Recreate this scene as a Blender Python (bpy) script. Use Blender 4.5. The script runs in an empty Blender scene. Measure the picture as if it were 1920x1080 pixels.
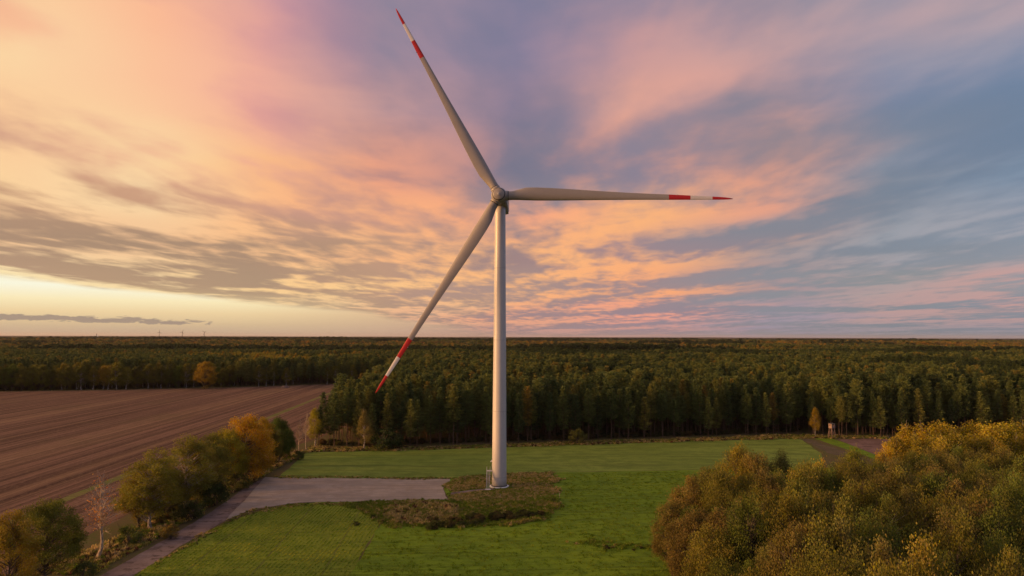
import bpy, math, random
import numpy as np
from mathutils import Vector, Matrix, noise as mnoise

sc = bpy.context.scene
COL = sc.collection
R = math.radians

# ------------------------------------------------------------------ camera
CAM_H = 45.0
PITCH = math.atan(91.3 / 1280)
ROLL = 0.0026
cam_data = bpy.data.cameras.new("camera")
cam_data.lens = 24.0
cam_data.sensor_width = 36.0
cam_data.clip_start = 0.5
cam_data.clip_end = 90000
cam = bpy.data.objects.new("camera", cam_data)
COL.objects.link(cam)
cam.matrix_world = (Matrix.Translation((0, 0, CAM_H)) @ Matrix.Rotation(R(90) + PITCH, 4, 'X')
                    @ Matrix.Rotation(ROLL, 4, 'Z'))
sc.camera = cam

# ------------------------------------------------------------------ sky
def lin(c):
    out = []
    for v in c[:3]:
        v = v / 255.0
        out.append(v / 12.92 if v <= 0.04045 else ((v + 0.055) / 1.055) ** 2.4)
    return (*out, 1.0)

class NT:
    """small helper that adds nodes and wires them"""
    def __init__(s, tree):
        s.t = tree
    def node(s, typ, **props):
        n = s.t.nodes.new(typ)
        for k, v in props.items():
            setattr(n, k, v)
        return n
    def put(s, sock, v):
        if isinstance(v, bpy.types.NodeSocket):
            s.t.links.new(v, sock)
        else:
            sock.default_value = v
    def m(s, op, a, b=None, c=None, clamp=False):
        n = s.node('ShaderNodeMath', operation=op, use_clamp=clamp)
        s.put(n.inputs[0], a)
        if b is not None: s.put(n.inputs[1], b)
        if c is not None: s.put(n.inputs[2], c)
        return n.outputs[0]
    def rng(s, v, a, b, c=0.0, d=1.0, kind='SMOOTHSTEP'):
        n = s.node('ShaderNodeMapRange', interpolation_type=kind)
        for i, x in enumerate((v, a, b, c, d)):
            s.put(n.inputs[i], x)
        return n.outputs[0]
    def mix(s, f, a, b, mode='MIX'):
        n = s.node('ShaderNodeMix', data_type='RGBA', blend_type=mode)
        s.put(n.inputs[0], f); s.put(n.inputs[6], a); s.put(n.inputs[7], b)
        return n.outputs[2]
    def ramp(s, f, stops, interp='LINEAR'):
        n = s.node('ShaderNodeValToRGB')
        n.color_ramp.interpolation = interp
        els = n.color_ramp.elements
        while len(els) < len(stops): els.new(0.5)
        for e, (p, c) in zip(els, stops):
            e.position = p; e.color = c
        s.put(n.inputs[0], f)
        return n.outputs[0]
    def vec(s, x, y, z=0.0):
        n = s.node('ShaderNodeCombineXYZ')
        s.put(n.inputs[0], x); s.put(n.inputs[1], y); s.put(n.inputs[2], z)
        return n.outputs[0]
    def noise(s, v, scale, detail=4, rough=0.55, dist=0.0, lac=2.0):
        n = s.node('ShaderNodeTexNoise')
        if v is not None: s.put(n.inputs['Vector'], v)
        n.inputs['Scale'].default_value = scale
        n.inputs['Detail'].default_value = detail
        n.inputs['Roughness'].default_value = rough
        n.inputs['Lacunarity'].default_value = lac
        n.inputs['Distortion'].default_value = dist
        return n.outputs['Fac']

SUN_AZ, SUN_EL = R(-100), R(7)          # azimuth measured from +Y towards +X
world = bpy.data.worlds.new("World")
sc.world = world
world.use_nodes = True
wt = world.node_tree
wt.nodes.clear()
w = NT(wt)
dirv = w.node('ShaderNodeTexCoord').outputs['Generated']
sep = w.node('ShaderNodeSeparateXYZ'); wt.links.new(dirv, sep.inputs[0])
dx, dy, dz = sep.outputs
az = w.m('ARCTAN2', dx, dy)
hyp = w.m('SQRT', w.m('ADD', w.m('MULTIPLY', dx, dx), w.m('MULTIPLY', dy, dy)))
v0 = w.m('DIVIDE', dz, w.m('MAXIMUM', hyp, 0.05))
v0 = w.m('MAXIMUM', v0, 0.0)
# the cloud deck as a plane seen in perspective
zc = w.m('ADD', w.m('MAXIMUM', dz, 0.0), 0.045)
pxp = w.m('DIVIDE', dx, zc); pyp = w.m('DIVIDE', dy, zc)
def rotated(a, sx, sy):
    ca, sa = math.cos(a), math.sin(a)
    X = w.m('ADD', w.m('MULTIPLY', pxp, ca * sx), w.m('MULTIPLY', pyp, -sa * sx))
    Y = w.m('ADD', w.m('MULTIPLY', pxp, sa * sy), w.m('MULTIPLY', pyp, ca * sy))
    return w.vec(X, Y, 0.0)
pR = rotated(R(-24), 0.85, 0.42)       # streaks that run from the low left to the upper right
pL = rotated(R(12), 1.0, 0.62)        # rippled deck on the left
nR = w.noise(pR, 0.95, 6, 0.50, 0.45)
nL = w.noise(pL, 1.35, 5, 0.50, 0.35)
warpA = w.noise(rotated(R(-20), 1.0, 0.45), 0.75, 3, 0.5)
warpB = w.noise(w.vec(pyp, pxp, 3.3), 0.55, 3, 0.5)
leftness = w.rng(az, -0.22, 0.10, 1.0, 0.0)
n_big = w.m('ADD', w.m('MULTIPLY', nL, leftness), w.m('MULTIPLY', nR, w.m('SUBTRACT', 1.0, leftness)))
az_w = w.m('ADD', az, w.m('MULTIPLY', w.m('SUBTRACT', warpA, 0.5), 0.26))
v_w = w.m('ADD', v0, w.m('MULTIPLY', w.m('SUBTRACT', warpB, 0.5), w.m('MULTIPLY', v0, 0.45)))

XS = [0, 240, 480, 720, 960, 1200, 1440, 1680, 1920]
AZS = [math.atan((x - 960) / 1280) for x in XS]
def pos(a): return (a + math.pi) / (2 * math.pi)
# rows: tan(elevation), lit cloud colours, shaded cloud colours at the nine azimuths, then (left beyond, behind, right beyond)
ROWS = [
 (0.0, [(200, 180, 150), (205, 180, 145), (205, 175, 145), (195, 158, 142), (192, 152, 145), (190, 150, 150), (150, 145, 162), (142, 146, 157), (137, 146, 161)],
  [(184, 164, 137), (186, 164, 133), (184, 157, 133), (169, 140, 130), (160, 135, 135), (155, 137, 145), (138, 138, 148), (126, 135, 146), (124, 135, 150)],
  [(230, 195, 140), (150, 140, 160), (130, 142, 170)], [(205, 170, 130), (125, 128, 150), (120, 132, 160)]),
 (0.03, [(238, 216, 160), (240, 218, 162), (236, 208, 158), (240, 190, 148), (245, 172, 135), (242, 162, 140), (160, 150, 165), (189, 156, 154), (196, 156, 154)],
  [(218, 194, 145), (218, 194, 145), (208, 182, 143), (184, 153, 128), (166, 137, 135), (155, 135, 145), (140, 141, 152), (136, 140, 148), (137, 142, 153)],
  [(250, 215, 150), (165, 145, 160), (150, 150, 172)], [(225, 185, 135), (125, 130, 155), (125, 138, 168)]),
 (0.07, [(255, 232, 180), (255, 225, 172), (255, 212, 152), (255, 203, 142), (255, 185, 128), (255, 173, 122), (169, 147, 150), (176, 159, 159), (202, 159, 154)],
  [(188, 154, 126), (184, 152, 123), (177, 148, 122), (194, 154, 128), (174, 145, 137), (166, 140, 141), (143, 143, 151), (143, 146, 150), (155, 152, 158)],
  [(255, 225, 160), (165, 145, 160), (150, 150, 175)], [(195, 165, 130), (125, 130, 158), (125, 138, 170)]),
 (0.12, [(250, 201, 152), (248, 197, 150), (255, 198, 144), (255, 188, 134), (255, 187, 127), (255, 180, 125), (175, 153, 150), (157, 160, 169), (167, 165, 174)],
  [(175, 143, 118), (172, 142, 117), (175, 143, 119), (196, 154, 128), (162, 134, 132), (165, 137, 141), (137, 137, 147), (131, 140, 153), (136, 147, 162)],
  [(255, 220, 160), (150, 142, 165), (145, 150, 178)], [(185, 158, 130), (122, 130, 160), (122, 138, 172)]),
 (0.18, [(255, 213, 162), (255, 221, 170), (255, 192, 140), (255, 180, 130), (252, 170, 132), (255, 184, 125), (238, 164, 135), (147, 150, 161), (132, 150, 171)],
  [(200, 155, 124), (208, 161, 130), (212, 159, 134), (200, 150, 136), (141, 132, 141), (158, 137, 146), (137, 134, 144), (121, 133, 150), (115, 133, 156)],
  [(255, 220, 155), (145, 142, 168), (130, 148, 180)], [(200, 165, 130), (120, 130, 162), (118, 136, 172)]),
 (0.25, [(255, 207, 157), (255, 217, 165), (255, 192, 138), (244, 166, 132), (182, 140, 142), (238, 164, 135), (246, 168, 135), (152, 152, 164), (127, 145, 174)],
  [(210, 158, 136), (240, 178, 146), (240, 172, 150), (179, 137, 135), (122, 120, 140), (142, 132, 148), (151, 135, 142), (121, 133, 153), (112, 131, 156)],
  [(255, 210, 148), (140, 140, 168), (125, 145, 182)], [(215, 165, 130), (118, 130, 162), (115, 135, 172)]),
 (0.33, [(255, 216, 166), (255, 196, 156), (247, 180, 156), (201, 156, 153), (161, 137, 157), (228, 167, 150), (224, 166, 155), (167, 158, 171), (167, 160, 174)],
  [(253, 194, 153), (236, 170, 153), (224, 158, 154), (160, 135, 148), (122, 120, 144), (151, 135, 151), (138, 133, 148), (121, 134, 162), (112, 133, 162)],
  [(255, 205, 142), (138, 140, 168), (128, 146, 182)], [(225, 165, 128), (118, 130, 165), (112, 134, 174)]),
 (0.42, [(255, 210, 161), (255, 190, 152), (236, 170, 156), (178, 146, 158), (156, 137, 160), (206, 157, 155), (204, 163, 160), (190, 162, 167), (194, 166, 169)],
  [(248, 184, 148), (228, 160, 150), (203, 147, 158), (142, 132, 153), (114, 120, 149), (130, 130, 157), (120, 127, 154), (121, 137, 162), (117, 137, 162)],
  [(250, 190, 138), (138, 140, 168), (135, 148, 182)], [(215, 158, 130), (118, 130, 165), (114, 136, 176)]),
 (0.6, [(235, 182, 156), (215, 166, 158), (178, 146, 166), (170, 145, 159), (154, 137, 160), (176, 151, 158), (174, 154, 162), (162, 155, 167), (162, 158, 171)],
  [(203, 154, 153), (183, 144, 158), (148, 132, 168), (141, 133, 154), (117, 123, 151), (118, 126, 154), (114, 126, 149), (117, 134, 158), (113, 134, 160)],
  [(215, 172, 145), (138, 140, 168), (135, 148, 182)], [(180, 148, 142), (118, 130, 165), (114, 136, 176)]),
 (1.3, [(250, 189, 147), (245, 184, 147), (235, 177, 150), (220, 169, 154), (211, 167, 157), (201, 169, 160), (191, 166, 165), (177, 162, 167), (170, 160, 171)],
  [(237, 180, 149), (232, 175, 149), (217, 165, 154), (183, 150, 143), (157, 136, 145), (148, 135, 148), (142, 135, 145), (143, 142, 156), (137, 142, 160)],
  [(250, 200, 155), (190, 165, 165), (160, 158, 182)], [(225, 178, 145), (165, 150, 160), (140, 148, 178)]),
]
azp = w.m('MULTIPLY_ADD', az_w, 1 / (2 * math.pi), 0.5)
def field(idx):
    out = None
    for k, row in enumerate(ROWS):
        c = row[1 + idx]; ext = row[3 + idx]
        stops = [(0.0, lin(ext[1])), (pos(R(-120)), lin(ext[1])), (pos(R(-85)), lin(ext[0])), (pos(R(-55)), lin(ext[0]))]
        stops += [(pos(a), lin(q)) for a, q in zip(AZS, c)]
        stops += [(pos(R(60)), lin(ext[2])), (pos(R(130)), lin(ext[1])), (1.0, lin(ext[1]))]
        col = w.ramp(azp, stops)
        out = col if out is None else w.mix(w.rng(v_w, ROWS[k - 1][0], row[0]), out, col)
    return out
lit = field(0); shade = field(1)
# finer noise for the ripples, kept small towards the horizon
fine = w.noise(rotated(R(5), 1.0, 0.42), 5.0, 4, 0.5, 0.3)
edge_v = w.rng(az, -0.72, -0.16, 0.073, 0.028, 'LINEAR')
edge_v = w.m('SUBTRACT', edge_v, w.rng(az, -0.20, 0.06, 0.0, 0.034, 'LINEAR'))
edge_v = w.m('ADD', edge_v, w.m('MULTIPLY', w.m('SUBTRACT', w.noise(w.vec(w.m('MULTIPLY', az, 3.0), w.m('MULTIPLY', v0, 30.0), 1.7), 1.6, 5, 0.55), 0.5), 0.022))
darkband = w.m('MULTIPLY', w.m('MULTIPLY', w.rng(v0, edge_v, w.m('ADD', edge_v, 0.012)), w.rng(v0, w.m('ADD', edge_v, 0.03), w.m('ADD', edge_v, 0.095), 1.0, 0.0)), w.rng(az, -0.42, -0.02, 1.0, 0.0))
f = w.m('ADD', n_big, w.m('MULTIPLY', w.m('SUBTRACT', fine, 0.5), w.rng(v0, 0.0, 0.36, 0.50, 0.16)))
f = w.m('SUBTRACT', f, w.m('MULTIPLY', darkband, 0.075))
f = w.m('ADD', f, w.m('MULTIPLY', w.m('MULTIPLY', leftness, w.rng(v0, 0.13, 0.22)), 0.055))
f = w.rng(f, w.m('SUBTRACT', 0.39, w.m('MULTIPLY', w.rng(v0, 0.1, 0.3), 0.03)), 0.635)
sky = w.mix(f, shade, lit)
# clear strip below the deck on the left
clear = w.ramp(w.m('MULTIPLY', v0, 10.0), [(0.0, lin((206,180,150))), (0.16, lin((222,194,152))), (0.30, lin((242,214,164))),
                                          (0.45, lin((255,238,190))), (0.62, lin((255,252,226))), (0.95, lin((255,236,190)))])
clear2 = w.ramp(w.m('MULTIPLY', v0, 10.0), [(0.0, lin((198,165,146))), (0.25, lin((215,180,146))), (0.6, lin((245,205,155))), (1.0, lin((250,200,150)))])
clear = w.mix(w.rng(az, -0.42, -0.08), clear, clear2)
cm = w.m('MULTIPLY', w.rng(v0, w.m('SUBTRACT', edge_v, 0.003), w.m('ADD', edge_v, 0.006), 1.0, 0.0), w.rng(az, -0.20, 0.04, 1.0, 0.0))
cm = w.m('MULTIPLY', cm, w.rng(az, R(-125), R(-100)))
sky = w.mix(cm, sky, clear)
# a low bank of small grey cumulus near the left horizon
bank_c = w.rng(az, -0.68, -0.36, 0.0222, 0.0158, 'LINEAR')
bank_n = w.noise(w.vec(w.m('MULTIPLY', az, 46.0), w.m('MULTIPLY', v0, 210.0), 0.4), 1.0, 7, 0.66, 0.35)
bank_lo = w.rng(w.m('SUBTRACT', v0, bank_c), -0.0075, -0.001)
bank_hi = w.rng(w.m('SUBTRACT', v0, bank_c), 0.0005, 0.010, 1.0, 0.0)
bank = w.m('MULTIPLY', w.m('MULTIPLY', bank_lo, bank_hi), w.rng(az, -0.50, -0.38, 1.0, 0.42))
bank = w.m('MULTIPLY', bank, w.rng(az, -0.42, -0.33, 1.0, 0.0))
bank = w.m('MULTIPLY', bank, w.rng(az, R(-75), R(-50)))
bm = w.rng(w.m('ADD', w.m('MULTIPLY', bank_n, 1.5), w.m('MULTIPLY', bank, 0.62)), 1.18, 1.30)
sky = w.mix(w.m('MULTIPLY', bm, 0.85), sky, lin((152,136,126)))
haze_low = w.m('MULTIPLY', w.rng(v0, 0.004, 0.020, 1.0, 0.0), w.rng(az, -0.50, -0.1, 0.45, 0.0))
sky = w.mix(haze_low, sky, lin((190,168,146)))
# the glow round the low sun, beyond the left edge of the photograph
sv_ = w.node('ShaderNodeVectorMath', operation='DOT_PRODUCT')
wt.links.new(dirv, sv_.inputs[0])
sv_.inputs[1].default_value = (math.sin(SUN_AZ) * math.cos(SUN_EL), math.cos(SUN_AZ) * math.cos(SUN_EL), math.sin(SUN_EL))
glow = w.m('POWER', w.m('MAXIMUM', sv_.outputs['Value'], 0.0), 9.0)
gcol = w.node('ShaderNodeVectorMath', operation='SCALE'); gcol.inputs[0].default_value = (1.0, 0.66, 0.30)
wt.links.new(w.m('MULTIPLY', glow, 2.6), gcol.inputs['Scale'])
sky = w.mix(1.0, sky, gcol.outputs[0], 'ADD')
nish = w.node('ShaderNodeTexSky', sky_type='NISHITA')
nish.sun_disc = False
nish.sun_elevation = SUN_EL
nish.sun_rotation = SUN_AZ
bgA = w.node('ShaderNodeBackground'); w.put(bgA.inputs[0], nish.outputs[0]); bgA.inputs[1].default_value = 0.05
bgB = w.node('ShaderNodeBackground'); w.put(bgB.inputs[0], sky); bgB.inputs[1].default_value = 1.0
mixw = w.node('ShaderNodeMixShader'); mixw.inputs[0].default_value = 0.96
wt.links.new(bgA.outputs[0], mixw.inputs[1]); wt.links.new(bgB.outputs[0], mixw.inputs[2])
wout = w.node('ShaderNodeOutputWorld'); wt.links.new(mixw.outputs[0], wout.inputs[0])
world.cycles.sampling_method = 'MANUAL'
world.cycles.sample_map_resolution = 1024

# ------------------------------------------------------------------ sun and exposure
sun_data = bpy.data.lights.new("sun", 'SUN')
sun_data.energy = 5.0
sun_data.angle = R(11)
sun_data.color = (1.0, 0.50, 0.19)
sun = bpy.data.objects.new("sun", sun_data)
COL.objects.link(sun)
sd = Vector((math.sin(SUN_AZ) * math.cos(SUN_EL), math.cos(SUN_AZ) * math.cos(SUN_EL), math.sin(SUN_EL)))
sun.rotation_euler = sd.to_track_quat('Z', 'Y').to_euler()
sc.view_settings.view_transform = 'Standard'
sc.view_settings.look = 'None'
sc.view_settings.exposure = 0.0
sc.view_settings.gamma = 1.0
sc.view_settings.use_curve_mapping = False
sc.cycles.use_denoising = True
sc.cycles.max_bounces = 6
sc.cycles.diffuse_bounces = 3
sc.cycles.transmission_bounces = 3

# ------------------------------------------------------------------ helpers
def tag(o, label=None, cat=None, group=None, kind=None):
    if label: o['label'] = label
    if cat: o['category'] = cat
    if group: o['group'] = group
    if kind: o['kind'] = kind
    return o

def link(name, me, parent=None, loc=(0, 0, 0)):
    o = bpy.data.objects.new(name, me)
    COL.objects.link(o)
    o.location = loc
    if parent: o.parent = parent
    return o

def empty(name, loc, rz=0.0):
    o = bpy.data.objects.new(name, None)
    COL.objects.link(o)
    o.location = loc
    o.rotation_euler = (0, 0, rz)
    o.empty_display_size = 0.5
    return o

cp_, sp_ = math.cos(PITCH), math.sin(PITCH)
def ground_at(px, py, z=0.0):
    """the point of the level plane z that a point of the 1920 x 1080 photograph shows"""
    py = py - ROLL * (px - 960)
    a, b = (px - 960) / 1280, (540 - py) / 1280
    rx, ry, rz_ = a, cp_ - b * sp_, sp_ + b * cp_
    t = (z - CAM_H) / rz_
    return (rx * t, ry * t)

def top_height(Y, py, px=960):
    py = py - ROLL * (px - 960)
    b = (540 - py) / 1280
    return CAM_H + Y * (sp_ + b * cp_) / (cp_ - b * sp_)

class MB:
    """collects faces for one mesh"""
    def __init__(s):
        s.v = []; s.f = []; s.m = []; s.sm = []
    def add(s, verts, faces, mi=0, smooth=False):
        o = len(s.v)
        s.v += [tuple(v) for v in verts]
        s.f += [tuple(i + o for i in f) for f in faces]
        s.m += [mi] * len(faces); s.sm += [smooth] * len(faces)
    def box(s, c, size, mi=0, rot=None, taper=1.0):
        hx, hy, hz = size[0] / 2, size[1] / 2, size[2] / 2
        vs = [Vector((x * hx * (taper if z > 0 else 1), y * hy * (taper if z > 0 else 1), z * hz)) for z in (-1, 1) for y in (-1, 1) for x in (-1, 1)]
        if rot is not None: vs = [rot @ v for v in vs]
        vs = [v + Vector(c) for v in vs]
        s.add(vs, [(0, 2, 3, 1), (4, 5, 7, 6), (0, 1, 5, 4), (2, 6, 7, 3), (0, 4, 6, 2), (1, 3, 7, 5)], mi)
    def bar(s, a, b, r, mi=0, n=6, r2=None, caps=True, smooth=True):
        s.tube([a, b], [r, r if r2 is None else r2], n, mi, caps, smooth)
    def tube(s, pts, rad, n=6, mi=0, caps=True, smooth=True):
        pts = [Vector(p) for p in pts]
        vs = []; fs = []
        for i, p in enumerate(pts):
            d = (pts[min(i + 1, len(pts) - 1)] - pts[max(i - 1, 0)])
            d = d.normalized() if d.length > 1e-9 else Vector((0, 0, 1))
            ref = Vector((1, 0, 0)) if abs(d.x) < 0.8 else Vector((0, 1, 0))
            u = d.cross(ref).normalized(); w_ = d.cross(u)
            for k in range(n):
                a = 2 * math.pi * k / n
                vs.append(p + (u * math.cos(a) + w_ * math.sin(a)) * rad[i])
        for i in range(len(pts) - 1):
            for k in range(n):
                k2 = (k + 1) % n
                fs.append((i * n + k, i * n + k2, (i + 1) * n + k2, (i + 1) * n + k))
        s.add(vs, fs, mi, smooth)
        if caps:
            o = len(s.v) - len(vs)
            L = len(pts) - 1
            s.f.append(tuple(o + k for k in reversed(range(n)))); s.m.append(mi); s.sm.append(False)
            s.f.append(tuple(o + L * n + k for k in range(n))); s.m.append(mi); s.sm.append(False)
    def lathe(s, prof, n=48, mi=0, smooth=True, axis='Z', caps=True):
        vs = []; fs = []
        for r, z in prof:
            for k in range(n):
                a = 2 * math.pi * k / n
                vs.append((r * math.cos(a), r * math.sin(a), z))
        for i in range(len(prof) - 1):
            for k in range(n):
                k2 = (k + 1) % n
                fs.append((i * n + k, i * n + k2, (i + 1) * n + k2, (i + 1) * n + k))
        s.add(vs, fs, mi, smooth)
        if caps:
            o = len(s.v) - len(vs); L = len(prof) - 1
            s.f.append(tuple(o + k for k in reversed(range(n)))); s.m.append(mi); s.sm.append(False)
            s.f.append(tuple(o + L * n + k for k in range(n))); s.m.append(mi); s.sm.append(False)
    def mesh(s, name, mats):
        me = bpy.data.meshes.new(name)
        me.from_pydata(s.v, [], s.f)
        for m_ in (mats if isinstance(mats, (list, tuple)) else [mats]): me.materials.append(m_)
        me.polygons.foreach_set('material_index', s.m)
        me.polygons.foreach_set('use_smooth', s.sm)
        me.update()
        return me
    def build(s, name, mats, parent=None, loc=(0, 0, 0)):
        return link(name, s.mesh(name, mats), parent, loc)

def quad_mesh(name, parts, mats):
    """parts: list of (verts (n,4,3), material index, tone (n,)) joined to one mesh of quads, all by numpy"""
    V = np.concatenate([p[0].reshape(-1, 3) for p in parts]).astype(np.float32)
    n = len(V) // 4
    mi = np.concatenate([np.full(len(p[0]), p[1], np.int32) for p in parts])
    tone = np.concatenate([np.asarray(p[2], np.float32) for p in parts])
    me = bpy.data.meshes.new(name)
    me.vertices.add(len(V)); me.loops.add(len(V)); me.polygons.add(n)
    me.vertices.foreach_set('co', V.ravel())
    me.loops.foreach_set('vertex_index', np.arange(len(V), dtype=np.int32))
    me.polygons.foreach_set('loop_start', np.arange(n, dtype=np.int32) * 4)
    me.polygons.foreach_set('material_index', mi)
    at = me.attributes.new('tone', 'FLOAT', 'FACE')
    at.data.foreach_set('value', tone)
    for m_ in mats: me.materials.append(m_)
    me.update(calc_edges=True)
    return me

# ------------------------------------------------------------------ materials
def new_mat(name):
    m_ = bpy.data.materials.new(name)
    m_.use_nodes = True
    m_.node_tree.nodes.clear()
    k = NT(m_.node_tree)
    k.out = k.node('ShaderNodeOutputMaterial')
    return m_, k

def principled(k, color, rough=0.9, spec=0.2, metal=0.0, normal=None):
    b = k.node('ShaderNodeBsdfPrincipled')
    k.put(b.inputs['Base Color'], color)
    k.put(b.inputs['Roughness'], rough)
    b.inputs['Specular IOR Level'].default_value = spec
    b.inputs['Metallic'].default_value = metal
    if normal is not None: k.t.links.new(normal, b.inputs['Normal'])
    k.t.links.new(b.outputs[0], k.out.inputs[0])
    return b

def bump(k, h, strength=0.5, dist=0.2):
    b = k.node('ShaderNodeBump')
    b.inputs['Strength'].default_value = strength
    b.inputs['Distance'].default_value = dist
    k.t.links.new(h, b.inputs['Height'])
    return b.outputs[0]

def flat(name, c, rough=0.7, spec=0.3, metal=0.0, vary=0.12, scale=3.0):
    m_, k = new_mat(name)
    tc = k.node('ShaderNodeTexCoord').outputs['Object']
    n = k.noise(tc, scale, 4, 0.6)
    col = k.mix(n, (*[x * (1 - vary) for x in c], 1), (*[min(1, x * (1 + vary)) for x in c], 1))
    principled(k, col, rough, spec, metal)
    return m_

def world_pos(k):
    return k.node('ShaderNodeNewGeometry').outputs['Position']

def leaf_mat(name, source='color', stops=None, transl=0.35, spread=0.9, hue=0.05):
    m_, k = new_mat(name)
    oi = k.node('ShaderNodeObjectInfo')
    if source == 'color':
        base = oi.outputs['Color']
    else:
        base = k.ramp(oi.outputs['Random'], stops)
    at = k.node('ShaderNodeAttribute', attribute_name='tone', attribute_type='GEOMETRY')
    t = at.outputs['Fac']
    h = k.node('ShaderNodeHueSaturation')
    k.put(h.inputs['Hue'], k.m('ADD', 0.5, k.m('MULTIPLY', k.m('SUBTRACT', k.m('FRACT', k.m('MULTIPLY', t, 7.13)), 0.5), hue)))
    k.put(h.inputs['Saturation'], k.m('ADD', 0.88, k.m('MULTIPLY', k.m('FRACT', k.m('MULTIPLY', t, 3.7)), 0.24)))
    k.put(h.inputs['Value'], k.m('ADD', 1 - spread / 2, k.m('MULTIPLY', t, spread)))
    k.put(h.inputs['Color'], base)
    d = k.node('ShaderNodeBsdfDiffuse'); k.t.links.new(h.outputs[0], d.inputs[0])
    tr = k.node('ShaderNodeBsdfTranslucent'); k.t.links.new(h.outputs[0], tr.inputs[0])
    mx = k.node('ShaderNodeMixShader'); mx.inputs[0].default_value = transl
    k.t.links.new(d.outputs[0], mx.inputs[1]); k.t.links.new(tr.outputs[0], mx.inputs[2])
    k.t.links.new(mx.outputs[0], k.out.inputs[0])
    return m_

M_leaf = leaf_mat('leaves', 'color', spread=0.8)
PINE = [(0.0, (0.068, 0.095, 0.038, 1)), (0.3, (0.102, 0.132, 0.044, 1)), (0.7, (0.155, 0.176, 0.050, 1)), (0.93, (0.185, 0.180, 0.046, 1)), (1.0, (0.230, 0.165, 0.04, 1))]
M_needle = leaf_mat('needles', 'random', PINE, transl=0.25, spread=0.9, hue=0.03)
def bark(name, c1, c2, scale=5.0):
    m_, k = new_mat(name)
    tc = k.node('ShaderNodeTexCoord').outputs['Object']
    mp = k.node('ShaderNodeMapping'); mp.inputs['Scale'].default_value = (1, 1, 0.35); k.t.links.new(tc, mp.inputs[0])
    n = k.noise(mp.outputs[0], scale, 5, 0.65)
    principled(k, k.mix(k.rng(n, 0.38, 0.62), (*c1, 1), (*c2, 1)), 0.9, 0.1, normal=bump(k, n, 0.5, 0.05))
    return m_
M_pine_bark = bark('pine_bark', (0.07, 0.045, 0.032), (0.19, 0.12, 0.08))
M_bark = bark('bark', (0.05, 0.04, 0.03), (0.13, 0.105, 0.08))
M_birch_bark = bark('birch_bark', (0.12, 0.095, 0.075), (0.46, 0.40, 0.33), 3.0)
M_twig = bark('twig_bark', (0.26, 0.19, 0.13), (0.52, 0.41, 0.30), 4.0)

# ------------------------------------------------------------------ tree meshes
def tube_quads(pts, rad, n=5):
    pts = np.asarray(pts, float); rad = np.asarray(rad, float)
    d = np.gradient(pts, axis=0); d /= np.linalg.norm(d, axis=1)[:, None] + 1e-9
    ref = np.where(np.abs(d[:, :1]) < 0.8, np.array([[1., 0, 0]]), np.array([[0, 1., 0]]))
    u = np.cross(d, ref); u /= np.linalg.norm(u, axis=1)[:, None] + 1e-9
    w2 = np.cross(d, u)
    a = np.arange(n + 1) * 2 * math.pi / n
    ring = pts[:, None] + (u[:, None] * np.cos(a)[None, :, None] + w2[:, None] * np.sin(a)[None, :, None]) * rad[:, None, None]
    q = np.stack([ring[:-1, :-1], ring[:-1, 1:], ring[1:, 1:], ring[1:, :-1]], axis=2)
    return q.reshape(-1, 4, 3)

def leaf_quads(rs, c, direction, length, width, jitter=0.8):
    """diamond leaves at points c, long axis near 'direction'"""
    n = len(c)
    d = direction + rs.normal(0, jitter, (n, 3))
    d /= np.linalg.norm(d, axis=1)[:, None] + 1e-9
    r2 = rs.normal(0, 1, (n, 3))
    s_ = np.cross(d, r2); s_ /= np.linalg.norm(s_, axis=1)[:, None] + 1e-9
    L = (length * rs.uniform(0.6, 1.3, n))[:, None]; W = (width * rs.uniform(0.6, 1.3, n))[:, None]
    return np.stack([c - d * L * 0.5, c + s_ * W * 0.5, c + d * L * 0.5, c - s_ * W * 0.5], axis=1)

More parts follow.
